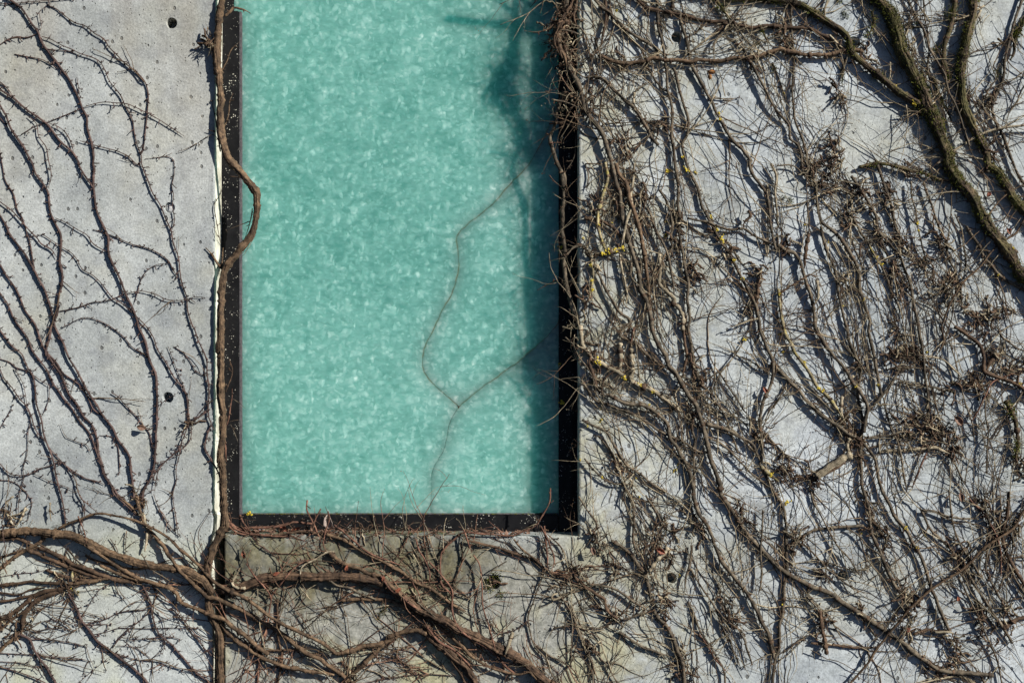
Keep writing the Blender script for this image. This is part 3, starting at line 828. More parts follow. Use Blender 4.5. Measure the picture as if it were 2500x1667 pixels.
g 1.4 1.0 8 B1 780 730 830 830 780 920 690 970
p 1.5 1.2 6 B1 390 370 450 440 560 510 640 540
d 1.6 1.2 6 B1 530 620 570 720 620 790 700 830
r 1.3 1.0 10 B2 330 290 320 380 280 450 240 540
d 1.4 1.0 8 B2 600 310 540 330 470 360 500 420 380 480 270 510
r 2.0 1.6 8 B2 390 390 410 480 460 560 500 680 480 780
g 1.6 1.4 6 B1 130 1080 200 1110 250 1110
g 1.4 1.2 10 B1 640 1060 570 1160 500 1230
g 1.3 1.0 10 B1 700 1050 730 1150 760 1300
g 1.3 1.0 12 B1 1100 700 1110 800 1120 900 1140 1000 1080 1040
p 1.2 1.0 5 B1 760 970 830 1080 880 1170
p 1.2 1.0 5 B1 800 1080 930 1010 1050 950 1140 910
= thick trunk emerging right of the joint and running level then down to the bottom edge
d 10 12 5 B1 150 805 190 800 330 760 450 722 640 692 800 690 960 692 1150 702 1320 725 1450 765 1560 835 B2 350 925 480 992 600 1052 720 1122 850 1182 980 1242 1100 1292 1200 1342 1300 1412 1380 1482 1480 1562 1530 1610
a 4.0 3.0 8k B1 330 790 260 780 230 750 260 680 290 620
a 5.0 4.6 10 B2 1180 1150 1150 1230 1120 1330
r 3.0 2.6 14 B2 100 690 180 800 260 850 340 920 430 970
g 2.4 2.0 12 B2 400 850 420 920 500 990 560 1040
= stems fanning from the level trunk under the sill toward the lower right
g 3.2 3.0 8 B1 1010 710 1080 760 1200 790 1290 840 1400 880
b 4.2 4.2 8 B1 1120 890 1250 880 1400 880 1500 890 1600 930 B2 300 950 400 1010 520 1080 620 1140 720 1220 800 1300 900 1390
b 4.5 4.5 8 B1 1020 500 1130 580 1240 620 1350 680 1450 700 1540 790 1640 880
b 4.2 3.2 6 B2 -20 495 150 590 260 650 380 740 500 790 600 860 700 930 800 980
r 2.0 2.0 10 B2 500 580 590 680 680 800 690 900
g 1.6 1.6 10 B2 690 830 780 860 860 900
r 1.6 1.3 10 B2 430 900 410 820 370 760 350 690
= dark double stem below the thick trunk heading for the bottom edge
d 8.5 9.5 4 B2 470 1090 490 1170 560 1240 640 1300 720 1370 800 1430 850 1510 880 1590
r 3.0 2.4 14 B2 480 1110 580 1230 690 1290 780 1370 850 1450
b 3.0 2.6 8 B2 900 1390 960 1420 1080 1470 1220 1500 1320 1480 1380 1540
d 2.4 2 6 B2 620 1290 700 1420 760 1500 800 1590
= curved brown stem arching over the lower middle of the slab below the window
b 5.0 5.5 6 B1 1080 1330 1200 1300 1300 1260 1420 1250 1500 1220 1590 1170 B2 160 1190 260 1150 380 1140 470 1165
b 4.6 4.8 4 B1 1150 1560 1260 1450 1350 1370 1420 1290 1500 1220
g 1.6 1.4 8 B2 -20 1330 100 1280 180 1270 330 1290 430 1340 540 1420 640 1470
p 1.4 1.2 4 B2 200 1280 260 1370 330 1430 400 1500 450 1580
p 1.4 1.2 4 B2 0 1360 120 1360 250 1400 440 1440 560 1440
p 1.4 1.4 4 B2 -10 1560 150 1530 380 1500 580 1500 720 1510
p 1.3 1.2 4 B1 440 1370 360 1440 280 1540
d 2.6 2.4 4 B1 600 880 590 970 610 1080 600 1200 640 1330 620 1480 600 1580
= red brown runner looping from the window corner along the sill and down across the trunk
r 1.8 3.0 10 B2 1490 -30 1480 100 1420 200 1370 270 1270 320 1170 355 1050 350 900 345 780 337 700 390 610 480 590 520 585 650 600 760 680 850 680 960 700 1060 760 1150 850 1210 950 1270 1050 1350 1120 1430 1200 1490
r 1.8 1.6 12 B2 860 520 910 600 930 760 935 930 980 1090 1020 1220 1040 1300
r 1.8 1.6 14 B2 780 310 810 400 845 500
g 1.5 1.3 6 B2 770 540 740 660 700 780 690 850
= brown stem slanting from under the right end of the sill toward the right slab
d 3.2 3.6 6 B2 800 390 850 410 1000 440 1100 470 1230 520 1370 570 1450 630 1560 680 1700 710 1800 790 M4 350 840 420 880 450 970 530 1040
b 2.2 2.4 8 B2 1190 390 1250 470 1330 530 1400 565
r 2.2 2.2 14 B2 1440 280 1455 450 1470 620
r 1.8 1.8 14 B2 1410 280 1480 420 1520 560 1500 640
d 1.6 1.2 8 B2 1480 360 1560 430 1620 520
g 2.0 2.8 6 B2 1450 640 1400 760 1350 900 1310 1020 1320 1130 1360 1260 1440 1360 1480 1460 1560 1580
g 2.2 2.8 5 B2 1560 830 1650 980 1700 1090 1740 1220 1800 1330 1860 1480
g 2.4 2.0 6 B2 1380 1260 1470 1330 1570 1380 1660 1440
p 1.8 1.4 6 B2 1310 1050 1240 1110 1170 1140 1080 1150 1020 1110
d 1.8 1.2 5 B2 750 420 770 520 750 640 690 740
g 1.6 1.6 8 B2 1130 570 1030 630 980 680
g 1.4 1.2 6 B2 700 930 860 1030 1000 1090 1080 1140
= thick vine standing in the shaded right reveal of the window
g 5.2 6.2 -20 X1 700 700 660 860 640 960 610 1050 620 1130 650 1230 700 1340 710 1450 M2 90 90 110 150 100 280 100 420 90 600 100 740 110 830 95 950 120 1080 150 1250 180 1370 220 1450 250 1568 M3 270 60
d 2.0 1.4 -14 X1 600 950 700 945 780 970 840 1010
g 1.6 1.0 -8 X1 720 1320 790 1200 800 1080 810 1010
r 1.4 0.9 -6 X1 600 1095 690 1092
d 1.5 1.0 -10 X1 600 1345 640 1390 690 1430
d 1.5 1.0 -45 X2 1180 560 1100 590 1040 620 975 655
g 1.3 1.0 10 X2 1180 420 1220 360 1290 315 1360 330 1390 370
= main heavy vine along the window's right side and diagonally across the right slab
g 6.2 6.6 6 M1 130 -30 100 200 90 350 110 460 140 560 170 680 230 780 270 900 300 1030 350 1110 420 1200 470 1280 510 1380 540 1490 M2 560 0 600 150 640 280 660 400 670 520 700 640 730 740 760 850 800 950 820 1040 830 1150 870 1260 910 1360 940 1470 M3 960 0 1010 130 1060 240 1110 360 1180 450 1250 560 1310 660 1360 720 1400 830 1430 930 1460 1030 1490 1150 1520 1260 1560 1370 1600 1500 M4 1380 20 1430 100 1500 200 1550 290 1620 380 1700 460 1780 540 1850 610 1930 670 R4 170 720 280 780 400 820 500 890 600 960 700 1020 800 1080 900 1150 1000 1220 1100 1300 1200 1380 1300 1450 1420 1480 1600 1490 1760 1500
g 3.0 2.6 10 M1 80 240 190 240 280 290 330 370 350 440
d 3.5 3.0 20 M1 60 330 110 440 140 560
g 2.4 2.0 22 M1 -10 955 120 980 200 1010 260 1045
g 2.4 2.0 16 M1 90 600 160 660 240 700 310 740 400 730 460 740
a 1.6 1.2 24 M1 180 440 210 390 280 350
d 2.2 1.6 16 M1 60 710 110 790 160 860 220 910
b 3.2 2.6 14 M1 160 920 230 960 290 1020 360 1130
g 2.0 1.6 14 M1 180 470 220 560 240 660
d 3.0 2.6 18 M1 190 0 170 110 140 220 120 330
d 3.0 2.6 14 M1 230 0 200 150 230 260
d 2.6 2.2 18 M1 150 120 90 200 40 260 20 400
d 5.0 4.0 34 M1 160 60 100 180 50 260 40 360 60 470 90 560
d 4.0 3.4 44 M1 140 200 60 250 20 330 10 430
b 4.0 3.4 40 M1 110 250 60 330 50 430 100 520 130 640
d 2.6 1.6 40 X1 720 180 640 195 580 230 500 248 430 242
d 3.2 2.6 30 M1 200 180 120 270 60 340 70 450 130 540 200 640
g 2.6 2.2 40 M1 240 330 150 300 60 290 10 300
d 1.8 1.4 36 X1 700 180 660 260 640 340 680 420
= pale tangle of old stems just right of the upper window corner
g 4.0 4.4 8 M1 410 0 470 70 540 130 640 230 720 300 820 370 940 430 1040 510
g 3.0 3.0 6 M1 600 220 700 320 810 430 860 500 900 620 960 740 1040 840 1130 900 1190 960
d 3.6 3.6 10 M1 510 0 510 150 490 280 460 420
g 2.4 2.0 14 M1 360 0 380 180 400 330 430 460 455 560 460 720
g 2.2 1.8 18 M1 400 480 360 640 330 800 320 940 340 1060 365 1240
g 2.2 2.2 12 M1 480 570 560 620 610 650 720 620
g 2.6 2.6 10 M1 1040 170 1010 200 1000 60
g 2.0 2.0 8 M1 880 100 920 220 900 330 940 400
= knobbly vine hanging straight down from the top edge past the first right tie hole
g 3.6 4.4 5 M1 1000 -20 1000 150 1010 270 1040 370 1060 500 1075 600 1090 700 1095 850 1130 970 1150 1100 1140 1220 1130 1300 1150 1420 1165 1568 M2 1190 130 1200 260 1195 400 1215 520 1210 640 1215 760 1240 870 1260 980 1280 1080 1300 1170 1285 1290 1300 1400 1310 1500 M3 1300 0 1320 130 1340 270 1360 390 1390 500 1400 560 1390 680
d 3.2 3.0 6 M3 1250 10 1260 150 1280 280 1250 400 1240 470
g 2.4 2.4 6 M3 1220 460 1280 480 1340 495
= vine with a sharp kink at the top, running down right beside the tie hole
g 4.6 4.4 5 M1 1150 -20 1135 100 1215 120 1215 180 1250 290 1280 400 1300 500 1310 590 1350 680 1400 770 1460 870 1520 990 1580 1100 1620 1170 1700 1320 1750 1370 1830 1470 1890 1540 M2 1880 0 1920 100 1990 200 2040 300 2070 430 2080 560 2100 680 2130 820
a 2.0 2.0 7 M2 2050 200 2060 500 2060 760 2050 900
a 3.0 3.0 6 M2 2090 0 2130 120 2120 260 2140 420 2150 580
g 2.2 2.0 8 M1 1310 330 1300 480 1300 540
= vine in the middle right slab curling past the bare oval patch of concrete
g 4.0 5.0 5 M1 1150 650 1190 760 1220 880 1250 980 1290 1120 1300 1190 1280 1310 1240 1390 1270 1540 M2 1290 30 1340 140 1390 240 1420 380 1470 480 1520 580 1580 680 1640 780 1720 890 1770 1010 1820 1110 1870 1220 1920 1320 1960 1420 1970 1568 M3 2030 160 2080 270 2100 390 2090 520 2040 640 2000 740 1980 880 1990 980 2000 1110 2000 1280 1990 1330 M4 1880 120 1900 240 1910 400 1915 550 1910 680 1890 800 1890 930 1870 1060 1860 1170 1850 1290 1810 1400 1800 1590
d 5.0 5.0 10k M2 1980 1000 1970 1150 1960 1280 1960 1390
a 2.2 2.0 12 M2 1960 1480 1880 1500 1800 1530 1700 1568
g 2.0 2.0 8 M2 1270 560 1350 620 1430 670 1500 710
= rough level vine crossing from the window corner to the upper right trunks
b 4.6 5.2 6 M1 440 530 600 590 720 610 860 590 960 560 1100 580 1200 580 1330 590 1370 570 1500 580 1620 580 1740 560 1850 555 1960 530 2080 500 2200 480 R1 60 490 150 505 300 530 480 520 600 490 700 475 800 490
a 2.6 2.2 10 M1 910 560 960 540 1050 570
a 2.6 2.2 10 M1 1240 580 1330 600 1360 570
g 3.0 2.6 8 M1 1860 0 1760 130 1700 210 1600 330 1540 430 1540 530
= upper level vine crossing the right slab just below the top edge
d 3.8 4.4 5 M1 860 40 900 70 1000 100 1150 130 1250 145 1400 190 1560 205 1700 220 1800 250 1900 270 2050 250 2200 255 R1 0 262 150 265 300 285 400 330 500 370 580 440 650 490
m 3.0 3.4 6 M1 1560 0 1620 90 1690 190
g 2.2 2.2 8 M1 1740 250 1790 380 1850 500
g 2.4 2.0 10 M1 1470 220 1400 290 1320 340
= pale stems crossing beside the window below the upper corner tangle
g 4.4 4.6 7 M1 360 740 460 740 540 810 640 910 700 970 770 1030 830 1120 890 1220 950 1310 1010 1390
a 3.2 3.2 8k M1 780 890 770 1000 800 1080 840 1130
g 2.0 2.0 6 M1 780 890 860 820 940 780
g 2.6 2.4 12 M1 860 1400 920 1300 980 1210 1040 1170
d 2.2 2.0 6 M1 1040 1180 1100 1270 1130 1350
g 1.6 1.4 8 M1 480 1180 650 1180 860 1165 1040 1165 1180 1210 1350 1260 1500 1300 1600 1330
= slim vine dropping along the upper middle of the right slab into the dark central knot
g 3.0 3.4 6 M1 2310 -20 2270 150 2280 320 2300 480 2310 650 2290 850 2300 1000 2320 1150 R1 220 1310 260 1440 280 1568 R2 320 110 360 200 370 370
g 3.6 4.0 5 M1 1900 600 1960 720 2040 850 2100 980 2180 1110 2260 1200 R1 120 1330 200 1400 R2 240 60 300 160
m 2.6 2.6 6 M1 1980 250 2040 370 2090 440
g 2.0 2.0 8 M1 2100 600 2160 740 2200 860 2240 980
g 1.6 1.6 8 M1 1500 940 1650 950 1800 940
= massive mossy trunk descending diagonally through the upper right corner
m 13 11.5 4 R1 880 -100 960 0 1050 90 1090 200 1150 330 1180 480 1240 620 1310 740 1370 850 1410 960 1460 1060 1510 1170 1550 1290 1590 1400 1620 1500 R2 1620 0 1690 120 1780 240 1860 350 1920 470 1990 570 2070 680 2150 780 2220 880 2290 990 2352 1080 2460 1220
m 3.0 2.6 14 R1 900 110 910 200 880 310 860 350
a 2.6 2.2 14 R1 1240 290 1210 360 1200 450
a 2.6 2.2 10k R1 1070 600 1070 680 1060 790
g 2.2 2 12 R1 860 -10 930 60 1000 100
= second mossy trunk near the right edge, thinner than the massive one
m 9.5 8.5 4 R1 1880 -60 1850 130 1840 230 1800 350 1770 480 1740 620 1740 740 1750 860 1770 1000 1810 1120 1870 1250 1930 1370 2000 1470 R2 2000 0 2100 80 2160 180 2230 290 2300 390 2400 500
m 6.0 5.5 5 R1 1690 -20 1680 150 1640 300 1600 450 1590 600 1640 760
a 2.4 2.2 14 R1 1970 60 1890 110 1810 170
a 2.6 2.2 14 R1 1940 100 1890 190 1850 240
g 2.6 2.2 14 R1 1590 610 1680 640 1740 720
= branch trunk joining the massive mossy trunk from the upper left
m 5.5 8.5 4 R1 -40 0 150 20 270 70 380 140 440 190 540 250 640 330 680 400 690 480 800 600 900 680 1000 770 1080 840 1180 910 1300 980 1400 1070 1470 1130
a 2.6 2.4 10 R1 470 0 440 100 450 180
m 3.0 2.6 8 R1 640 560 620 700 610 800
a 3.0 2.6 10 R1 490 340 560 410 630 470
g 1.8 1.8 14 R1 1190 1075 1300 1065 1420 1085
= thin crossing vines hanging between the two mossy trunks
g 2.6 3.0 8 R1 1230 -20 1330 180 1400 300 1440 460 1520 600 1600 730 1640 870 1700 1000 1740 1130 1790 1280 1830 1400
g 2.4 2.4 10 R1 1390 -20 1400 150 1430 350 1440 500 1430 650 1470 830 1500 960 1510 1100
g 2.0 2.0 12 R1 1300 860 1370 960 1430 1040
m 3.0 3.0 5 R1 1480 740 1540 880 1580 990 1660 1160
= vine along the top right edge with a long pale twig crossing below it
g 3.6 4.4 5 R1 2350 -30 2290 120 2240 270 2200 450 2170 600 2140 780 2080 900 2050 1030 2070 1150 2130 1270 2180 1380 2220 1500 R2 2270 60 2330 160 2400 260
a 2.8 2.6 14 R1 1520 1568 1620 1500 1700 1430 1820 1360 1940 1290 2060 1245 2200 1215 2370 1205
m 3.0 2.6 8 R1 2100 370 2150 420 2190 450
m 4.0 3.6 6 R1 2330 250 2270 380 2260 500 2220 580
g 1.8 1.6 8 R1 2350 830 2290 950 2220 1060 2180 1190
g 2.2 2.0 8 R1 2060 640 2100 720 2010 860 1960 960 1900 1000
= vine falling from the dark central knot in a long curve to the lower right
g 5.0 4.6 5 R2 370 370 400 480 430 560 530 640 610 720 670 830 730 930 770 1040 770 1150 800 1260 830 1370 870 1500 R3 860 30 880 130 910 280 940 400 970 560 985 640
g 2.2 2.0 10 R2 560 410 620 500 680 600 700 720
a 2.0 2.0 10 R2 700 490 700 570 680 640 680 720
d 2.0 1.8 8 R2 790 760 780 850 790 930
= vine falling left of the central knot, straight toward the lone broken tie hole
g 4.4 4.8 5 R2 410 600 430 720 480 870 530 990 560 1110 580 1230 610 1370 640 1500 660 1568 R3 670 50 700 200 750 320 790 390 785 520 765 640 770 740 800 870 800 1020 795 1200 800 1470 R4 710 10 740 150 760 300 800 420 850 540 900 650 950 760 1020 850
a 3.4 3.0 12k R3 720 460 700 500 740 580 770 600
d 2.0 1.8 12 R2 360 1080 300 1060 250 1090 100 1180 0 1260
= sinuous vine left of centre in the right slab ending at the sawn stub
g 5.4 5.2 5 R2 0 780 80 830 160 850 220 950 250 1050 270 1150 310 1260 340 1380 360 1568 R3 430 110 490 220 570 310 650 410 700 500 760 590 830 680 860 770 840 860 820 1000
d 5 4.5 10k R2 290 680 270 780 260 880 250 1000
a 4.0 3.4 12k R2 370 1120 380 1200 380 1290 340 1340
g 3.4 3.2 7 M2 1290 520 1400 540 1500 560 1580 600 1700 630 1820 620 1920 680 2040 740 2150 810
d 4.0 3.4 12k M2 1870 450 1890 500 1830 570 1820 610
a 2.2 1.8 14 R3 380 0 400 60 470 95 560 100
= grey vine running down through the middle of the dense right tangle
g 4.2 3.6 5 R2 700 120 790 230 870 370 940 510 960 640 1080 770 1170 890 1210 1000 1260 1150 1290 1330 1330 1500 R3 1340 0 1380 200 1400 400 1420 600 1440 870
g 3.6 3.0 6 R2 720 530 780 640 850 740 920 870 980 970 1030 1080 1070 1200 1080 1320
g 3.0 2.6 5 R2 900 500 960 640 1000 780 1060 950 1080 1080 1090 1230 1150 1350 1200 1480
y 2.2 2.0 8 R2 880 800 920 870 970 960
= vine hanging under the mossy branch at the top of the dense right tangle
g 4.0 4.0 5 R2 930 -40 990 130 1040 290 1080 400 1110 530 1140 650 1180 760
g 2.6 2.4 6 R2 1270 170 1280 320 1330 500 1350 650 1390 830 1430 960
g 3.4 3.0 6 R2 1390 180 1460 380 1520 560 1580 680 1610 780 1630 900 1700 1050 1740 1200 1760 1350
m 3.6 3.0 6 R2 780 30 960 0 1100 20 1240 50 1400 90 1560 150 1700 170
g 2.2 2.0 6 R2 1690 480 1760 640 1780 760 1790 950 1770 1100
g 2.4 2.0 8 R2 -10 20 150 20 240 110 310 200
g 2.0 2.0 7 R2 820 180 930 190 1030 170
g 2.4 2.2 7 R2 470 190 600 230 700 270 790 300
= long smooth pale brown shoot arcing from the right edge down across the tangle
b 2.0 2.3 20 R2 2420 470 2352 540 2290 640 2220 700 2120 760 2040 840 1970 940 1890 1030 1790 1120 1710 1230 1640 1350 1580 1500 R3 1560 0 1580 120 1540 230
= vine in the far right of the tangle parallel to the massive trunk
g 4.2 4.0 6 R2 1800 600 1850 680 1920 780 1960 880 2050 980 2110 1060 2200 1130 2350 1210 2440 1260
d 4.6 4.4 6 R3 1690 -10 1830 90 1930 160 1970 280 1970 400 2020 440 2150 490 2280 540 2370 600
d 5.5 5 10k R3 2100 260 2030 330 1990 420
d 4 4 6 R3 2000 40 1950 140
g 2.6 2.4 8 R3 2100 0 2160 100 2280 190 2370 230
m 5.5 5.0 8k R3 2180 700 2250 850 2290 1000 2300 1120 2260 1230
g 2.6 2.6 10 R3 2300 700 2220 850 2130 960 2060 1080
= straight vine running diagonally to the dark hub above the sawn stub
g 5.0 5.4 5 R3 -60 340 0 390 90 490 190 590 260 690 360 790 470 870 560 940 640 990 740 1040
y 4.0 4.0 5 R2 0 1200 20 1350 50 1568 R3 130 150 160 240 240 350 320 470 380 570 460 640 540 740 600 850 640 900
a 4.6 4.0 10k R3 610 660 600 780 620 860
a 4.6 4.4 12k R3 680 1060 660 1130 710 1220
= sawn pale stub of a thick stem pointing down left from the dark hub
a 7.6 8.6 8 R3 370 1420 480 1340 580 1270 690 1215
g 4.2 4.0 7 R3 1170 380 1080 530 1000 640 910 750 870 790
d 3.0 2.6 8 R3 330 1440 450 1400 560 1340 660 1270
= vine leaving the dark hub and curving down to the bottom right
g 4.6 5.0 5 R3 820 1110 900 1200 930 1270 950 1360 970 1460 1000 1568 R4 860 0 920 130 960 220 1040 300 1090 400 1150 500 1200 620 1250 760 1300 900 1340 1000 1400 1140
a 3.8 3.6 8 R3 980 1190 1100 1170 1230 1165 1400 1150 1500 1150 1600 1190 1660 1210
g 3.0 2.6 8 R3 840 1060 970 1040 1080 1020 1220 990
g 3.2 3.2 6 R3 1010 670 1040 830 1080 960 1140 1100 1180 1240 1200 1400 1230 1560
g 2.8 2.6 7 R3 1060 800 1130 880 1200 950
g 3.4 3.0 7 R3 720 1230 820 1220 950 1215
a 3.0 2.6 10k R3 970 1190 960 1100 980 1040
= slender vines low in the tangle between the dark clump and the right edge
g 2.4 2.2 6 R3 1150 520 1240 540 1330 550 1460 560 1560 590 1680 620
g 2.4 2.2 6 R3 1140 380 1280 380 1400 390 1540 390
a 2.2 2.0 10 R3 1300 260 1450 280 1580 310 1680 400 1760 480
g 2.2 2.2 6 R3 1480 570 1500 700 1540 860
g 2.2 2.2 6 R3 1620 20 1580 160 1510 270
g 2.4 2.2 6 R3 1640 140 1690 300 1720 430 1740 560
g 2.4 2.2 6 R3 1740 520 1790 720 1850 900 1880 1100
r 2.0 1.8 12 R3 2352 400 2150 470 2040 530 1990 640 1920 780 1850 900
g 2.4 2.2 8 R3 1640 1210 1700 1320 1750 1420 1800 1520
r 2.6 2.4 10 R3 1420 1200 1370 1310 1320 1430 1280 1540
g 2.2 2.2 8 R3 2000 600 1980 800 2010 1000 2000 1200 1990 1400
= smooth brown shoot crossing the bottom right corner in a long upward diagonal
b 2.8 3.0 16 R4 2100 60 2015 160 1920 300 1800 380 1680 460 1590 560 1490 650 1390 710 1270 790 1180 860 1110 930 1030 1010 960 1100 880 1200 800 1300 740 1400 660 1480 570 1590
= arched vine springing off the upright stem above the bottom tie hole
g 3.6 4.0 6 R4 110 520 130 450 200 380 290 320 420 300 560 285 700 280
g 2.4 2.2 6 R4 560 300 650 350 740 450 830 510 900 610 960 700 1020 790
g 2.2 2.2 6 R4 270 20 310 120 370 230 420 330 490 450 570 530 640 640 700 720
g 2.2 2.2 6 R4 210 430 310 530 390 620 480 690 590 780 700 830
g 2.0 2.0 6 R4 240 860 330 960 420 1040 480 1130 540 1230
g 2.2 2.0 6 R4 300 550 430 590 560 630 760 650
= vines packed in the far lower right corner of the wall
g 3.6 3.8 6 R4 1160 130 1240 290 1320 380 1420 480 1500 600 1590 720 1680 860 1760 980 1840 1100 1920 1240
g 3.0 3.0 6 R4 1400 0 1420 180 1450 330 1520 480 1600 600 1680 720
g 3.0 3.0 6 R4 1640 60 1700 180 1740 320 1720 480 1700 640 1780 800 1870 960
g 2.6 2.6 6 R4 1480 700 1540 820 1600 950 1660 1070 1740 1250 1800 1400 1830 1560
g 3.0 2.8 6 R4 1180 150 1290 160 1380 200 1500 220 1640 220
a 3.2 2.8 8 R4 1280 1150 1400 1150 1460 1170
d 5.0 4.5 8 R4 1840 1120 1940 1060 2050 1020
g 2.6 2.4 6 R4 1440 1200 1500 1320 1580 1400 1650 1500 1700 1590
d 3.6 3.4 6 R4 1110 1170 1220 1130 1330 1150 1410 1150
a 2.4 2.4 10 R4 1390 1520 1480 1500 1560 1530 1640 1590
r 1.8 1.6 12 R4 1560 50 1700 200 1820 460 1830 700
= row of thick stems at the right edge beside the corner
d 4.2 4.0 6 R4 1890 0 1880 180 1840 350 1870 500 1940 640 2040 800
g 3.0 3.0 6 R4 1800 340 1820 500 1900 620 1960 740 2040 860
g 3.0 2.8 7 R4 1930 400 1900 560 1850 700 1800 820
= dark dead stem hanging alone left of the bottom right diagonal
d 5.0 4.6 12k R4 340 980 350 1080 370 1180 390 1270 400 1330
d 3.0 2.6 8 R4 270 1240 400 1250 540 1270 680 1280 820 1270
g 2.2 2.0 8 R4 40 1320 150 1240 270 1160
g 3.0 2.6 8 R4 700 1010 760 1120 820 1220
= yellow lichened stems beside the middle of the shaded reveal
y 3.8 4.0 7 M2 500 -10 520 130 490 250 460 370 430 500 430 620 460 720 510 830
y 4.6 4.2 9 M2 510 850 610 820 690 800
y 3.2 3.0 6 M2 370 940 380 1050 370 1180 350 1270
g 3.8 4.0 6 M2 380 970 430 1040 480 1150 520 1240 580 1330 640 1430 740 1510 M3 640 70 750 130 850 210 930 280 1030 350 1110 400
d 3.6 3.6 5 M2 300 520 460 550 560 600 640 680 720 740
g 2.2 2.0 10 M2 310 0 340 120 320 260
g 2.0 1.8 12 M2 130 880 200 800 280 790 350 850
= twin brown stems twisting beside the heavy vine next to the window
b 5.0 5.0 9 M2 600 0 640 100 700 180 720 260 740 380 780 480 820 580 850 680 860 800 880 880
b 4.4 4.4 6 M2 880 880 890 1030 910 1150 930 1300 940 1400
a 3.2 3.2 12 M2 780 0 770 150 750 300 760 400 720 500 700 570 660 760
a 3.2 3.0 8 M2 640 870 660 1030 690 1150 710 1240 700 1340
g 2.6 2.6 8 M2 750 950 740 1060 780 1180 810 1280
= pale jointed stem zigzagging down from beside the second right tie hole
a 4.6 5.0 9k M2 1020 870 1020 980 1010 1090 1010 1150 1090 1220 1160 1290 1150 1340 1200 1380 1240 1470 M3 1240 20
g 3.8 3.6 6 M2 900 420 940 510 970 620 1030 730 1080 820 1110 920 1130 1030 1150 1160 1160 1250
g 3.2 3.2 6 M2 1020 250 1100 380 1130 500 1140 620 1130 730 1140 790 1080 900
g 3.2 3.0 6 M2 1040 1110 1100 1190 1140 1240
g 2.4 2.4 8 M2 780 330 850 480 900 600 960 720
= stems from the lower right of the reveal sweeping right below the knotted clump
a 5.2 5.2 6 M3 260 -20 270 100 300 200 400 300 460 340 560 390 640 440 690 480
a 6.0 5.4 9k M3 640 150 650 250 640 350 630 440
a 5.6 5.4 7k M3 750 200 760 320 760 430 740 500 820 540 920 580 1010 640 1110 710 1180 770 1220 800
d 4.6 4.6 8 M3 350 360 390 460 420 560 450 640
g 1.8 1.6 16 M3 120 90 200 170 250 280 320 370 380 480 410 580 405 660
r 2.0 1.8 16 M3 775 0 750 120 720 220
d 2.4 2.0 12 M3 460 620 490 500 580 420 700 340
= long double vine from the reveal corner bending down to the lower right of the slab
g 3.8 4.0 5 M3 270 500 400 680 470 710 540 740 620 780 720 810 820 850 930 920 1000 980 1100 1030 1170 1060 1270 1110 1390 1180 1480 1195
g 5.4 6.0 6 M3 540 640 640 700 720 730 830 730 920 760 1010 820 1090 900 1110 960 1130 1060 1190 1140 1230 1230 1280 1330 1320 1440 M4 1150 30 1170 90 1210 190 1300 350 1330 450 1380 560 1450 650 1520 740 1590 820 1640 900 1690 1000 1720 1080 1770 1160 1800 1290 1820 1400
g 3.2 3.4 7 M3 1300 830 1330 960 1360 1080 1350 1200 1350 1400 1360 1568
a 1.6 1.5 14 M3 1170 620 1190 750 1230 900 1240 1060 1230 1250
= vines spreading from the junction right of the slab centre toward the sawn stub
g 2.8 3.0 6 M3 1420 540 1480 600 1560 720 1640 820 1690 960 1740 1100 1770 1200
g 4.6 4.6 6 M3 1470 920 1580 950 1680 990 1780 1050 1900 1110 1950 1200 1980 1270
g 2.4 2.4 6 M3 1420 720 1550 780 1660 830 1820 860
g 2.0 2.0 8 M3 1480 490 1630 400 1720 290 1800 160 1890 0
a 1.6 1.5 16 M3 1550 300 1550 500 1560 750 1580 1000 1570 1250
a 3.4 3.2 10k M3 1880 850 1890 930 1880 1030
g 2.8 2.8 6 M3 1500 1060 1600 1110 1700 1190 1800 1290 1900 1390 2000 1470 2100 1568
g 2.6 2.4 6 M3 2040 1010 2130 1120 2230 1230 2330 1300
g 2.4 2.2 8 M3 2240 520 2190 640 2100 760 2030 880
y 5.0 4.6 7 M3 1990 1330 2090 1410 2160 1470
g 2.2 2.2 6 M3 1620 470 1680 570 1760 680 1830 790 1880 850
g 2.0 2.0 8 M3 1790 280 1900 320 2000 390 2090 460
= pale stems from the lower window corner slanting down through the lower right slab
g 3.2 3.4 6 M3 280 880 400 950 510 1010 570 1110 640 1220 720 1320 860 1420 960 1500 1080 1568
g 2.6 2.4 6 M3 430 1030 530 1150 600 1280 650 1400 690 1490 M4 560 120
g 2.6 2.6 6 M4 210 40 280 150 350 240 370 340
g 3.6 3.4 6 M4 600 -20 650 110 660 250 660 400 700 530
g 4.8 5.0 6 M4 480 400 580 470 650 540 710 620 760 690 790 800 800 880
g 2.2 2.2 7 M3 300 1250 420 1400 540 1480 700 1500 800 1510
= vines around the bottom centre clump of dead leaves on the right slab
a 5.0 4.6 9k M4 940 460 900 520 830 590 790 650
g 5.4 6.0 6 M4 820 960 870 1040 930 1110 980 1200 1020 1290 1060 1400 1080 1590
g 3.8 3.8 6 M4 290 760 400 770 500 790 590 850 680 920 760 950
g 3.8 3.6 6 M4 540 1150 640 1210 740 1270 850 1310 960 1350
g 3.2 3.0 7 M4 1140 440 1120 600 1090 700 1080 820
g 2.6 2.4 8 M4 570 1050 680 1010 790 960
g 3.0 2.8 6 M4 760 30 830 150 880 250 920 330
= slender vines running down to the bottom edge right of the leafy clump
g 2.8 2.8 6 M4 1110 900 1160 1020 1200 1130 1270 1240 1340 1350 1400 1450 1410 1590
g 3.0 2.8 8 M4 1720 150 1720 300 1700 500 1710 700 1680 850
g 2.4 2.4 6 M4 1340 960 1420 1050 1510 1120 1560 1200 1590 1290 1640 1420
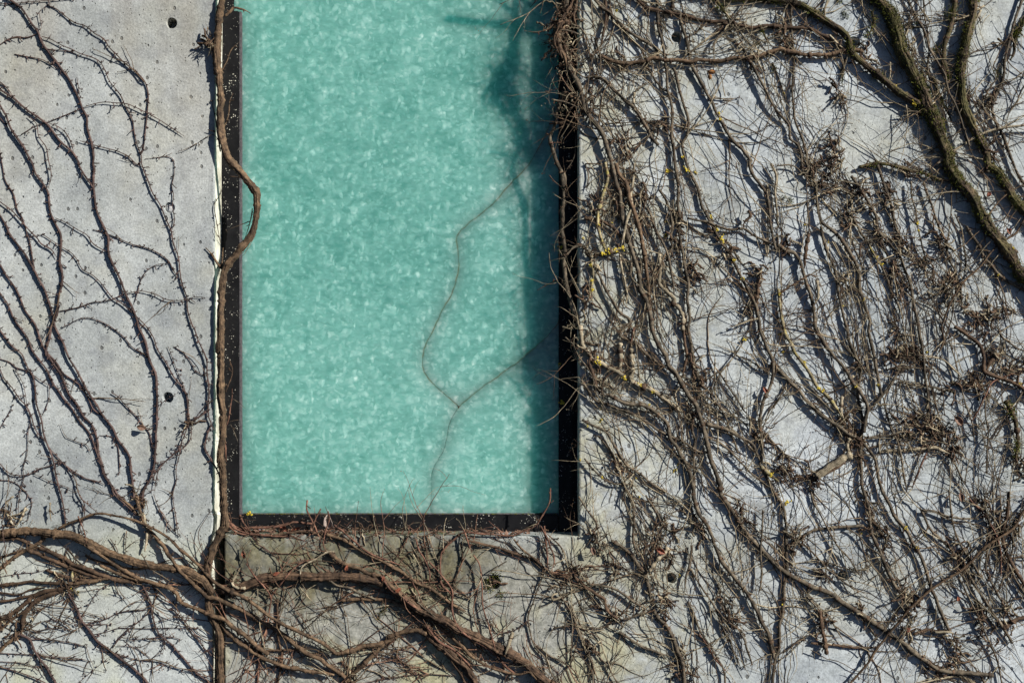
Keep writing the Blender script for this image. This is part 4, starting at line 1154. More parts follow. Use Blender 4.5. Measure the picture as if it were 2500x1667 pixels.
r 2.2 2.0 10 M4 1200 1170 1280 1280 1340 1380 1420 1470
g 2.4 2.2 6 M4 1130 630 1200 750 1280 870 1330 960 1380 1080 1440 1200 1500 1330 1540 1450
g 2.2 2.2 6 M4 1350 760 1380 900 1420 1030 1440 1180
= thin wiry vines at the bottom just right of the stained slab
g 2.4 2.4 5 M4 120 900 170 1010 200 1100 240 1200 290 1290 320 1400 330 1580
g 2.0 2.0 5 M4 330 1290 400 1370 460 1450 540 1590
g 1.8 1.8 6 M4 160 1080 150 1300 140 1480
g 1.8 1.8 5 M4 0 1120 150 1100 320 1110 420 1130
"""

# ---------------------------------------------------------------- build the vines
def smooth_noise(n, step, rs):
    k = max(4, int(n/step)+4)
    g = rs.randn(k)
    x = np.linspace(0, k-3.001, n)
    i = x.astype(int); t = x-i; t = t*t*(3-2*t)
    return g[i]*(1-t)+g[i+1]*t

def in_opening(x, y):
    return (x > 525) & (x < 1411) & (y < 1302)

def floor_h(P, r):
    """smallest height of a stem's centre over whatever is behind it"""
    op = in_opening(P[:, 0], P[:, 1]) | ((P[:, 0] > 526) & (P[:, 0] < 548))
    return np.where(op, -62.0, r*0.9+0.4)

def to3(P, h):
    f = (CAM_D-h)/CAM_D
    return np.stack([(P[:, 0]-1250)*f*MM, -h*MM, (833.5-P[:, 1])*f*MM], 1)

def extend(P):
    P = [np.array(p, float) for p in P]
    def out(p): return p[0] < 14 or p[0] > 2480 or p[1] < 12 or p[1] > 1650
    er = np.random.RandomState(int(abs(P[0][0]*3+P[-1][1]*7)) % 9973)
    def go(p, q):
        a_ = math.atan2(p[1]-q[1], p[0]-q[0]); res = []
        for k in range(4):
            p = p+np.array([math.cos(a_), math.sin(a_)])*170; a_ += er.randn()*0.07
            res.append(p)
        return res
    if out(P[0]): P = go(P[0], P[1])[::-1]+P
    if out(P[-1]): P = P+go(P[-1], P[-2])
    return P

class Line: pass
things = []
for row in VINES.strip().split('\n'):
    if row.startswith('='):
        things.append((row[1:].strip(), [])); continue
    w = row.split()
    L = Line()
    L.mat, L.r0, L.r1 = w[0], float(w[1]), float(w[2])
    if L.mat == 'p': L.r0, L.r1 = L.r0*0.70, L.r1*0.70
    if L.mat == 'g': L.r0, L.r1 = L.r0*0.84, L.r1*0.84
    L.knot = w[3].endswith('k'); L.lift = float(w[3].rstrip('k'))
    if L.mat in 'gay' and 0 < L.lift < 9: L.lift *= 1.35
    L.raw = extend(parse(' '.join(w[4:])))
    things[-1][1].append(L)

def zone(x, y):
    """how thickly fine twigs grow here (per 100 mm of stem)"""
    if x < 520: return 0.25 if y < 1180 else (1.6 if y < 1330 else 3.0)
    if x < 1410: return 3.8 if y > 1250 else 0.2
    d = 3.5
    if x > 2150: d = 4.0
    if x < 1600 and y > 250: d = 4.6
    if 1680 < x < 1830 and 420 < y < 560: d = 2.0
    return d

def grow_twig(mb, p, h, ang, L, r, rs, bend=0.0, discs=True, hmax=14, fork=0.35, depth=0, wild=0.12):
    n = max(4, int(L/13)+2)
    t = np.linspace(0, 1, n)
    a = ang+bend*t+np.cumsum(rs.randn(n))*wild
    st = L/(n-1)
    d = np.stack([np.cos(a), np.sin(a)], 1)*st
    d[0] = 0
    P = np.array(p)+np.cumsum(d, axis=0)
    hh = h+(rs.uniform(1.5, hmax)-h)*t+np.cumsum(rs.randn(n))*1.2*min(1, L/60)
    rr = r*(1-0.62*t)
    op = in_opening(P[:, 0], P[:, 1])
    hh = np.where(op, hh, np.maximum(hh, rr+0.3))
    mb.tube(to3(P, hh), rr*MM, 5 if r > 1.0 else 4)
    if discs and rs.rand() < 0.35:
        for k in range(rs.randint(1, 4)):
            q = P[-1]+rs.randn(2)*3.2
            mb.ball(to3(q[None, :], np.array([max(1.0, hh[-1]+rs.randn()*1.5)]))[0], rs.uniform(0.8, 1.5)*MM, 5, 3, (1, 0.8, 1))
    # nodes: little swellings and stubs
    for k in range(1, n-1):
        if rs.rand() < 0.28:
            mb.ball(to3(P[k][None, :], hh[k:k+1])[0], rr[k]*rs.uniform(1.25, 1.8)*MM, 5, 3)
    if depth < 2:
        for k in range(1, n-1):
            if rs.rand() < fork:
                grow_twig(mb, P[k], hh[k], a[k]+rs.choice([-1, 1])*rs.uniform(0.4, 1.2), L*rs.uniform(0.2, 0.55), rr[k]*0.75, rs,
                          rs.uniform(-0.8, 0.8), discs, hmax, fork*0.5, depth+1)

# stems that climb over the thick trunks
TP, TH, TR = [], [], []
for label, lines in things:
    for L in lines:
        if max(L.r0, L.r1) >= 8 and L.mat != 'm':
            Q = catmull(L.raw, 4); r_ = np.linspace(L.r0, L.r1, len(Q)); L.thick = True
            TP.append(Q); TR.append(r_); TH.append(r_+max(0, L.lift)*0.8)
TP, TH, TR = np.vstack(TP), np.concatenate(TH), np.concatenate(TR)
def over_h(P, r):
    res = np.full(len(P), -100.0)
    for k in range(len(P)):
        dd = np.hypot(TP[:, 0]-P[k, 0], TP[:, 1]-P[k, 1])
        m_ = dd < TR+r[k]*0.6
        if m_.any(): res[k] = (TH+np.sqrt(np.maximum(0, TR**2-dd**2*0.7)))[m_].max()+r[k]*0.75
    return res

all_pts, all_idx, all_h, all_r = [], [], [], []
vine_objs = []
GROUP = 'bare climbing vines on the concrete wall'
for ti, (label, lines) in enumerate(things):
    rs = np.random.RandomState(1000+ti)
    root = None
    buds, tw, twd, twr, moss = MB(), MB(), MB(), MB(), MB()
    for li, L in enumerate(lines):
        step = 4.5 if max(L.r0, L.r1) < 6 else 4.0
        P = catmull(L.raw, step)
        n = len(P)
        T = np.gradient(P, axis=0); T /= np.linalg.norm(T, axis=1)[:, None]+1e-9
        Nn = np.stack([-T[:, 1], T[:, 0]], 1)
        t = np.linspace(0, 1, n)
        r = L.r0+(L.r1-L.r0)*t
        # kinks at the nodes plus a soft wander
        wig = smooth_noise(n, 5, rs)*min(1.0, 0.22*r.mean())+smooth_noise(n, 14, rs)*min(2.0, 0.5+0.12*r.mean())
        end = np.minimum(1, np.minimum(np.arange(n), np.arange(n)[::-1])/5.0)
        P = P+Nn*(wig*end)[:, None]
        if L.lift >= 0:
            h = r+L.lift*(0.75+0.45*smooth_noise(n, 26, rs))
        else:
            h = np.full(n, L.lift)+2.5*smooth_noise(n, 20, rs)
        fl = floor_h(P, r)
        if L.lift >= 6 and not hasattr(L, 'thick') and P[:, 1].max() > 1150 and P[:, 0].min() < 1400: fl = np.maximum(fl, over_h(P, r))
        for _ in range(8):
            h = np.maximum(h, fl)
            hs = np.convolve(np.pad(h, 5, mode='edge'), np.ones(11)/11, 'valid')
            h = np.maximum(hs, fl)
        # swellings
        rr = r*(1+0.07*smooth_noise(n, 3, rs)+0.06*smooth_noise(n, 9, rs))
        if L.knot:
            ph = np.cumsum(rs.uniform(0.8, 1.6, n))
            rr = r*(1.0+0.26*np.sin(ph*1.5)+0.12*rs.randn(n))
        else:
            for q in range(int(n*step/30)):
                c = rs.randint(0, n); rr[c] *= rs.uniform(1.1, 1.28)
        rr = np.clip(rr, 0.45*r, 1.6*r)
        # taper the free tip
        if li > 0:
            tip = np.minimum(1, (np.arange(n)[::-1]+1.5)/6.0)
            rr = rr*np.maximum(tip, 0.45)
        sides = 6 if r.max() < 2.2 else (8 if r.max() < 6 else 12)
        if root is None:
            root = empty('climbing_vine', to3(P[:1], np.zeros(1))[0])
            tag(root, label, 'vine', GROUP)
        mb = MB()
        P3 = to3(P, h)
        mb.tube(P3, rr*MM, sides, 0.15 if r.max() > 6 else (0.10 if r.max() > 2.5 else 0.05), rs)
        if r.max() >= 7:        # strands of bark
            for q in range(9):
                ph = rs.uniform(0, 6.28)+np.cumsum(rs.randn(n))*0.05
                off = np.stack([np.cos(ph), np.zeros(n), np.sin(ph)], 1)
                B = np.stack([Nn[:, 0], np.zeros(n), -Nn[:, 1]], 1)
                Q = P3+B*(np.cos(ph)*rr*0.86*MM)[:, None]+np.array([0, -1, 0])*(np.abs(np.sin(ph))*rr*0.86*MM)[:, None]
                mb.tube(Q, rr*rs.uniform(0.18, 0.30)*MM*(0.7+0.5*np.abs(smooth_noise(n, 12, rs))), 5, 0.15, rs)
        mb.build('stem' if li == 0 else 'branch', M[L.mat], root)
        all_pts.append(P); all_idx.append(np.full(n, ti)); all_h.append(h); all_r.append(rr)
        # buds and short spurs
        side = 1; s_ = rs.uniform(8, 20)
        seglen = step
        k = int(s_/seglen)
        dens_b = 17 if L.mat == 'p' else 34
        while k < n-1:
            if r[k] < 7:
                side = -side if rs.rand() < 0.8 else side
                a0 = math.atan2(T[k, 1], T[k, 0])+side*rs.uniform(0.7, 1.5)
                ln = rs.uniform(2.0, 5.0) if rs.rand() < 0.85 else rs.uniform(6, 13)
                b0 = P[k]+Nn[k]*side*0.6*r[k]
                d0 = np.array([math.cos(a0), math.sin(a0)])
                q = np.stack([b0, b0+d0*ln*0.55+rs.randn(2)*0.7, b0+d0*ln+rs.randn(2)*1.0])
                hq = np.array([h[k], h[k]+rs.uniform(-1, 3), max(1, h[k]+rs.uniform(-2, 5))])
                br = min(1.9, 0.9+0.25*r[k])
                buds.tube(to3(q, hq), np.array([br*1.2, br*0.9, br*0.8])*MM, 5)
                if rs.rand() < 0.6: buds.ball(to3(P[k][None, :], h[k:k+1])[0], rr[k]*1.25*MM, 7, 4)
                for e in range(rs.randint(0, 4)):
                    qq = q[-1]+rs.randn(2)*1.8
                    buds.ball(to3(qq[None, :], hq[-1:]+rs.uniform(-1, 2))[0], rs.uniform(0.9, 2.0)*MM, 5, 3, (1, 1, 1), 0.3, rs)
                if rs.rand() < 0.14:
                    e = q[-1]+np.array([math.cos(a0+rs.randn()*0.8), math.sin(a0+rs.randn()*0.8)])*rs.uniform(4, 12)
                    buds.tube(to3(np.stack([q[-1], (q[-1]+e)/2+rs.randn(2), e]), np.array([hq[-1], hq[-1], max(0.8, hq[-1]-2)])), np.array([0.7, 0.6, 0.5])*MM, 4)
            k += max(1, int(rs.uniform(0.5, 1.5)*dens_b/seglen))
        # fine twigs
        k = 0
        while k < n:
            x, y = P[k]
            z = zone(x, y)*(1.3 if r[k] > 8 else 1.0)
            if -60 < x < 2560 and -60 < y < 1730 and rs.rand() < z*seglen/100:
                a0 = math.atan2(T[k, 1], T[k, 0])+(math.pi if rs.rand() < 0.55 else 0)+rs.choice([-1, 1])*(rs.uniform(0.05, 0.5) if rs.rand() < 0.74 else rs.uniform(0.5, 1.2))
                u = rs.rand()
                ln = rs.uniform(16, 48) if u < 0.45 else (rs.uniform(48, 120) if u < 0.84 else rs.uniform(120, 270))
                if x < 520: ln *= 0.6
                if 470 < x < 1400 and 1150 < y < 1330 or 480 < x < 600 and y < 1330: ln = min(ln, 30)
                tip_ = P[k]+np.array([math.cos(a0), math.sin(a0)])*ln
                if x > 1380 and y > 330 and in_opening(tip_[0], tip_[1]) and rs.rand() < 0.8: ln *= 0.22
                rad = rs.uniform(0.6, 1.1)+0.0034*ln
                dark = (x < 520) or (x < 1410 and rs.rand() < 0.55) or rs.rand() < 0.55
                red = 380 < x < 1410 and y > 1240 and rs.rand() < 0.6
                grow_twig(twr if red else (twd if dark else tw), P[k], h[k], a0, ln, rad, rs, rs.uniform(-0.8, 0.8), True, 14 if x > 1410 else 10,
                          0.27 if x > 1410 else 0.15)
            k += 1
        # thin shoots that keep company with a stem for a while
        if L.mat in 'gabdmy' and P[:, 0].mean() > 1390 and r.mean() > 1.9:
            for q in range(int(n*step/150)+1):
                m_ = int(rs.uniform(120, 420)/step)
                k0 = rs.randint(0, max(1, n-m_//2)); k1 = min(n, k0+m_)
                if k1-k0 < 8: continue
                S = slice(k0, k1, 3)
                t_ = np.linspace(0, 1, len(P[S]))
                off = rs.choice([-1, 1])*(rs.uniform(4, 34)+rs.uniform(-20, 45)*t_)+smooth_noise(len(t_), 4, rs)*5
                Q = P[S]+Nn[S]*off[:, None]
                hq = np.maximum(1.2, h[S]*0.7+3+3*smooth_noise(len(t_), 5, rs))
                r_ = rs.uniform(0.6, 1.25)*(1-0.4*t_ if rs.rand() < 0.5 else 0.6+0.4*t_)
                op_ = in_opening(Q[:, 0], Q[:, 1])
                if op_.all(): continue
                (tw if rs.rand() < 0.6 else twd).tube(to3(Q, hq), r_*MM, 5)
        # moss
        if L.mat == 'm':
            patch = smooth_noise(n, 9, rs)
            for k in range(n):
                m_ = int(np.clip((patch[k]+0.35)*22*(r[k]/9.0), 0, 60))
                for q in range(m_):
                    ph = rs.uniform(-0.5, 3.6)
                    c = P3[k]+(np.array([Nn[k, 0], 0, -Nn[k, 1]])*math.cos(ph)+np.array([0, -1, 0])*math.sin(ph))*rr[k]*MM*rs.uniform(0.9, 1.05)
                    c = c+rs.randn(3)*np.array([2, 1, 2])*MM
                    out = (np.array([Nn[k, 0], 0, -Nn[k, 1]])*math.cos(ph)+np.array([0, -1, 0])*math.sin(ph))+rs.randn(3)*0.6+np.array([0, 0, 0.3])
                    out /= np.linalg.norm(out)
                    ln = rs.uniform(2.0, 8.0)*MM; sd = np.cross(out, rs.randn(3)); sd /= np.linalg.norm(sd)
                    wd = rs.uniform(0.5, 1.1)*MM
                    moss.add([c-sd*wd, c+sd*wd, c+out*ln+sd*wd*0.3, c+out*ln*0.5+np.cross(out, sd)*wd], None, [(0, 1, 2), (0, 3, 2), (1, 3, 2)])
    if buds.n: buds.build('buds', M['p'] if lines[0].mat == 'p' else M['d'], root, kind='stuff')
    if tw.n: tw.build('fine_twigs', M['twig'], root, kind='stuff')
    if twd.n: twd.build('dark_fine_twigs', M['twig_d'], root, kind='stuff')
    if twr.n: twr.build('reddish_fine_twigs', M['twig_r'], root, kind='stuff')
    if moss.n: moss.build('moss', M['moss'], root, smooth=False, kind='stuff')
    vine_objs.append(root)
AP = np.vstack(all_pts); AI = np.concatenate(all_idx); AH = np.concatenate(all_h); AR = np.concatenate(all_r)
def nearest(x, y):
    d = (AP[:, 0]-x)**2+(AP[:, 1]-y)**2
    i = int(np.argmin(d))
    return i

# ---------------------------------------------------------------- knots of dead spurs caught in the vines
KNOTS = [('M1', 90, 330, 46, 90), ('M1', 60, 280, 40, 130), ('M1', 30, 380, 26, 60), ('M1', 60, 460, 22, 50), ('M1', 150, 130, 30, 70), ('M1', 130, 560, 30, 60), ('M1', 200, 1010, 30, 60), ('M1', 330, 960, 34, 60), ('M1', 660, 580, 22, 40), ('M1', 1020, 1180, 20, 40),
 ('M1', 700, 1400, 34, 80), ('M1', 1890, 580, 22, 40), ('M1', 2230, 370, 22, 45), ('M1', 1700, 220, 16, 30),
 ('M2', 700, 260, 34, 90), ('M2', 600, 400, 24, 50), ('M2', 1190, 640, 26, 60), ('M2', 1660, 800, 30, 70), ('M2', 1340, 1020, 24, 70), ('M2', 340, 850, 26, 60),
 ('M2', 1940, 1080, 24, 60), ('M2', 330, 1330, 28, 60), ('M2', 880, 300, 20, 40), ('M2', 370, 380, 20, 40), ('M2', 2200, 720, 26, 60), ('M2', 1900, 1430, 22, 40),
 ('M3', 330, 180, 40, 110), ('M3', 1400, 440, 34, 90), ('M3', 1300, 820, 26, 60), ('M3', 1980, 1010, 26, 60), ('M3', 660, 1380, 30, 60), ('M3', 430, 450, 24, 50), ('M3', 2200, 1400, 26, 60),
 ('M4', 370, 400, 32, 80), ('M4', 900, 450, 32, 80), ('M4', 890, 920, 36, 100), ('M4', 1060, 1430, 36, 100), ('M4', 490, 1010, 24, 60), ('M4', 510, 620, 22, 50), ('M4', 230, 680, 22, 40),
 ('M4', 1180, 270, 30, 70), ('M4', 1450, 960, 24, 50), ('M4', 940, 300, 28, 60), ('M4', 1540, 170, 20, 40), ('M4', 300, 1260, 18, 40),
 ('R1', 780, 530, 32, 70), ('R1', 540, 1450, 34, 90), ('R1', 2020, 1460, 32, 80), ('R1', 1300, 560, 26, 50), ('R1', 2010, 960, 28, 60), ('R1', 1800, 900, 22, 50), ('R1', 620, 920, 24, 50), ('R1', 60, 360, 22, 50),
 ('R2', 360, 150, 34, 100), ('R2', 480, 60, 26, 60), ('R2', 710, 430, 28, 70), ('R2', 790, 290, 24, 60), ('R2', 950, 600, 24, 60), ('R2', 1180, 720, 28, 80), ('R2', 1560, 740, 28, 80),
 ('R2', 1400, 1010, 32, 90), ('R2', 1590, 1210, 34, 100), ('R2', 1850, 1450, 28, 70), ('R2', 2060, 1440, 34, 90), ('R2', 610, 1130, 16, 40), ('R2', 1080, 330, 20, 40), ('R2', 1230, 40, 22, 50), ('R2', 1180, 1090, 18, 40),
 ('R3', 1170, 80, 34, 90), ('R3', 1140, 330, 30, 80), ('R3', 1500, 960, 50, 200), ('R3', 1350, 950, 36, 120), ('R3', 1930, 590, 28, 80), ('R3', 740, 1080, 40, 120), ('R3', 90, 1330, 26, 70), ('R3', 2070, 260, 22, 60),
 ('R3', 1340, 270, 24, 60), ('R3', 780, 400, 20, 50), ('R3', 1660, 1090, 34, 90), ('R3', 320, 1440, 24, 60), ('R3', 2310, 400, 24, 60), ('R3', 1770, 500, 30, 70), ('R3', 2300, 1290, 30, 80), ('R3', 1220, 1010, 22, 60), ('R3', 630, 880, 20, 50),
 ('R4', 770, 190, 30, 80), ('R4', 870, 360, 26, 60), ('R4', 1520, 530, 40, 120), ('R4', 1050, 860, 32, 100), ('R4', 350, 1060, 26, 70), ('R4', 1060, 1130, 24, 60), ('R4', 1440, 1280, 30, 80), ('R4', 1680, 1050, 40, 120),
 ('R4', 700, 1010, 20, 50), ('R4', 1960, 270, 36, 90), ('R4', 1740, 150, 26, 60), ('R4', 1100, 930, 24, 60), ('R4', 1340, 1460, 30, 80), ('R4', 120, 400, 24, 60), ('R4', 1880, 1000, 34, 80), ('R4', 400, 700, 16, 40),
 ('B2', 1000, 760, 10, 14), ('B2', 1570, 800, 16, 30), ('B2', 1640, 660, 14, 30), ('B2', 440, 930, 18, 30), ('B1', 1300, 300, 10, 20), ('B1', 1180, 1520, 22, 50), ('B1', 420, 1290, 18, 40),
 ('L4', 1140, 70, 20, 60), ('L4', 20, 1030, 30, 80), ('L4', 560, 780, 22, 50), ('L4', 160, 1130, 22, 50), ('L4', 100, 220, 18, 40), ('L3', 1820, 910, 12, 30), ('W1', 75, 240, 10, 30), ('L1', 1990, 420, 10, 25)]
knot_mb = {}
rs = np.random.RandomState(77)
for (c, X, Y, rad, cnt) in KNOTS:
    ox, oy, k = CROPS[c]; x, y = ox+X/k, oy+Y/k
    i = nearest(x, y); ti = int(AI[i])
    dk = knot_mb.setdefault(ti, (MB(), MB()))
    i0, i1 = max(0, i-3), min(len(AP)-1, i+3)
    tg = AP[i1]-AP[i0]
    ta = math.atan2(tg[1], tg[0]) if np.linalg.norm(tg) < 80 else 1.1
    ca_, sa_ = math.cos(ta), math.sin(ta)
    for q in range(int(cnt*0.28)):
        g = rs.randn(2)*rad*np.array([0.95, 0.34])
        p = np.array([x, y])+np.array([ca_*g[0]-sa_*g[1], sa_*g[0]+ca_*g[1]])
        ln = rs.uniform(8, 32)
        a0 = ta+rs.choice([0, math.pi])+rs.randn()*0.75
        hb = (22 if x < 1402 and y < 420 else 0)+rs.uniform(2, 4+18*math.exp(-np.dot(g, g)/(rad*rad*0.4)))
        grow_twig(dk[0] if rs.rand() < 0.6 else dk[1], p, hb, a0, ln, rs.uniform(0.7, 1.6), rs, rs.uniform(-2.4, 2.4), True, 20, 0.25, 1)
    for q in range(int(cnt*0.20)):                      # stubby spurs ringed with scars
        g = rs.randn(2)*rad*np.array([0.7, 0.24])
        p = np.array([x, y])+np.array([ca_*g[0]-sa_*g[1], sa_*g[0]+ca_*g[1]])
        m_ = rs.randint(6, 14); a0 = ta+rs.choice([0, math.pi])+rs.randn()*0.9
        a_ = a0+np.cumsum(rs.randn(m_))*0.35
        pp = p+np.cumsum(np.stack([np.cos(a_), np.sin(a_)], 1)*rs.uniform(2.2, 3.6), axis=0)
        rb = rs.uniform(1.1, 2.4)
        hh = np.maximum(rb, rs.uniform(2, 14)+np.cumsum(rs.randn(m_))*1.5)
        dk[0 if rs.rand() < 0.75 else 1].tube(to3(pp, hh), rb*(0.8+0.5*rs.rand(m_))*MM, 6, 0.25, rs)
    if x > 1400:
        for q in range(rs.randint(2, 4)):
            grow_twig(dk[1] if rs.rand() < 0.6 else dk[0], np.array([x, y])+rs.randn(2)*rad*0.3, rs.uniform(3, 9), ta+rs.choice([0, math.pi])+rs.randn()*0.55,
                      rs.uniform(70, 190), rs.uniform(0.8, 1.4), rs, rs.uniform(-0.9, 0.9), True, 10, 0.22, 0)
stray = {}
for q in range(190):
    x, y = rs.uniform(1420, 2520), rs.uniform(-20, 1690)
    if rs.rand() < 0.12: x, y = rs.uniform(540, 1420), rs.uniform(1330, 1690)
    if 1690 < x < 1830 and 400 < y < 560: continue
    i = nearest(x, y); ti = int(AI[i])
    if math.hypot(AP[i, 0]-x, AP[i, 1]-y) > 26: continue
    u = rs.rand()
    a0 = 1.15+rs.randn()*0.35 if u < 0.6 else (rs.uniform(0, 6.28) if u < 0.8 else rs.randn()*0.3)
    grow_twig(stray.setdefault(ti, MB()), np.array([x, y]), AH[i]+1.5, a0+rs.choice([0, math.pi]), rs.uniform(90, 300), rs.uniform(0.8, 1.5), rs, rs.uniform(-0.9, 0.9), True, 16, 0.10, 0, 0.07)
for ti, mb in stray.items():
    mb.build('stray_twigs', M['twig'], vine_objs[ti], kind='stuff')
for ti, (a, b) in knot_mb.items():
    if a.n: a.build('dead_spur_knot', M['d'], vine_objs[ti], kind='stuff')
    if b.n: b.build('dead_twig_knot', M['twig'], vine_objs[ti], kind='stuff')

# ---------------------------------------------------------------- yellow lichen on the stems, wall and frame
LICHEN = [('M2', 1110, 60, 9), ('M2', 1280, 60, 9), ('M2', 1370, 90, 6), ('M2', 1510, 505, 6), ('M2', 1570, 625, 7), ('M2', 1615, 720, 10), ('M2', 1080, 690, 9), ('M2', 1080, 560, 6), ('M2', 570, 565, 6),
 ('M2', 480, 855, 9), ('M2', 540, 840, 9), ('M2', 610, 825, 9), ('M2', 670, 805, 9), ('M2', 430, 590, 7), ('M2', 375, 1110, 6), ('M2', 375, 1210, 7), ('M2', 360, 970, 6), ('M2', 1820, 1100, 5), ('M2', 1735, 920, 6),
 ('M2', 2170, 1250, 5), ('M2', 70, 800, 7), ('M2', 755, 1225, 4), ('M2', 410, 690, 4), ('M2', 290, 715, 5), ('M2', 330, 1240, 5), ('M2', 620, 985, 4), ('M1', 1590, 1090, 7), ('M1', 1610, 1140, 6), ('M1', 1240, 1505, 5), ('M1', 610, 100, 5), ('M1', 2220, 890, 4),
 ('M3', 430, 330, 10), ('M3', 685, 480, 9), ('M3', 825, 545, 6), ('M3', 960, 605, 6), ('M3', 80, 710, 10), ('M3', 60, 345, 5), ('M3', 1830, 110, 7), ('M3', 1165, 1370, 6), ('M3', 2090, 1405, 8), ('M3', 460, 775, 5),
 ('M3', 460, 880, 5), ('M3', 470, 1435, 5), ('M3', 335, 940, 4), ('M3', 1415, 1295, 4), ('M3', 920, 735, 4), ('M3', 2200, 235, 4), ('M3', 800, 1435, 4), ('M3', 260, 1265, 4), ('M3', 1200, 1305, 4), ('M4', 1925, 85, 9), ('M4', 710, 45, 5),
 ('M4', 1880, 920, 4), ('R1', 1120, 840, 8), ('R1', 1310, 990, 9), ('R2', 1335, 565, 6), ('R2', 1340, 640, 5), ('R2', 260, 585, 4), ('R2', 985, 965, 6), ('R2', 940, 895, 5), ('R2', 910, 840, 5), ('R2', 2110, 1060, 6), ('R2', 820, 1295, 5),
 ('R2', 480, 745, 4), ('R2', 620, 1360, 4), ('R2', 2250, 805, 4), ('R3', 250, 330, 6), ('R3', 755, 555, 6), ('R3', 430, 600, 6), ('R3', 390, 575, 6), ('R3', 1425, 235, 6), ('R3', 965, 550, 5), ('R3', 2310, 540, 5), ('R3', 45, 235, 5),
 ('R3', 20, 65, 7), ('R4', 1050, 300, 7), ('R4', 1145, 460, 5), ('R4', 1110, 540, 5), ('R4', 680, 340, 4), ('R4', 1210, 355, 4), ('B1', 375, 180, 10), ('B1', 350, 190, 6), ('L4', 580, 800, 5), ('L4', 640, 820, 4), ('L4', 775, 460, 4), ('M4', 1040, 685, 5)]
for (c, X, Y, s_) in LICHEN:
    ox, oy, k = CROPS[c]; x, y = ox+X/k, oy+Y/k
    i = nearest(x, y); ti = int(AI[i]); dist = math.hypot(AP[i, 0]-x, AP[i, 1]-y)
    mb = MB()
    h0 = AH[i]+AR[i]*0.75 if dist < AR[i]+4 else 1.0
    if in_opening(x, y): h0 = -68.0 if dist > AR[i]+4 else h0
    if c == 'B1': h0 = -74.0
    for q in range(9):
        p = np.array([x, y])+rs.randn(2)*s_*0.36
        mb.ball(to3(p[None, :], np.array([h0+rs.uniform(-0.5, 1.0)]))[0], s_*rs.uniform(0.16, 0.34)*MM, 7, 4, (1, 0.55, 1), 0.3, rs)
    if c == 'B1' : mb.build('lichen', M['lichen'], win)
    else: mb.build('lichen', M['lichen'], vine_objs[ti])

# moss tufts in and round the tie hole below the window, and on the sill
def tuft(mb, x, y, rad, cnt, h0=0.5, ln=(3, 8)):
    for q in range(cnt):
        p = np.array([x, y])+rs.randn(2)*rad*0.5
        c = to3(p[None, :], np.array([h0]))[0]
        out = np.array([0, -1, 0.3])+rs.randn(3)*0.7; out /= np.linalg.norm(out)
        sd = np.cross(out, rs.randn(3)); sd /= np.linalg.norm(sd); l_ = rs.uniform(*ln)*MM; wd = rs.uniform(0.6, 1.3)*MM
        mb.add([c-sd*wd, c+sd*wd, c+out*l_], None, [(0, 1, 2)])
mb = MB()
for (x, y, r_, c_) in ((1194, 1432, 16, 160), (1212, 1406, 14, 110), (1222, 1450, 12, 90), (1186, 1415, 9, 60)):
    tuft(mb, x, y, r_, c_)
mb.build('moss', M['moss'], right_panel, smooth=False, kind='stuff')
mb = MB()
for q in range(46):
    x = rs.uniform(860, 1180); tuft(mb, x, 1302+rs.randn()*1.5, 7, 9, -rs.uniform(2, 60), (2, 5))
for q in range(14):
    tuft(mb, 925+rs.randn()*16, 1490+rs.randn()*12, 8, 10, 1, (2, 6))
mb.build('moss', M['moss'], right_panel, smooth=False, kind='stuff')
for (c, X, Y, r_, n_) in (('R1', 1660, 130, 20, 220), ('R1', 1410, 880, 18, 200), ('R1', 1340, 740, 16, 160), ('R1', 2300, 290, 18, 160), ('R1', 850, 350, 8, 50), ('R1', 1800, 260, 12, 80), ('R1', 580, 10, 9, 60),
                          ('R1', 640, 140, 12, 90), ('R1', 1300, 250, 12, 80), ('R1', 1520, 480, 14, 110), ('R1', 2100, 700, 12, 90), ('M1', 2000, 300, 9, 60), ('M1', 1950, 420, 8, 60), ('M1', 2110, 650, 9, 60), ('M1', 1610, 80, 14, 110), ('R2', 50, 325, 6, 40), ('R2', 120, 350, 8, 60)):
    ox, oy, k = CROPS[c]; x, y = ox+X/k, oy+Y/k
    i = nearest(x, y); mb = MB()
    tuft(mb, x, y, r_, n_, 2.0 if math.hypot(AP[i, 0]-x, AP[i, 1]-y) > AR[i]+6 else AH[i]+AR[i]*0.6)
    mb.build('moss', M['moss'], vine_objs[int(AI[i])], smooth=False, kind='stuff')

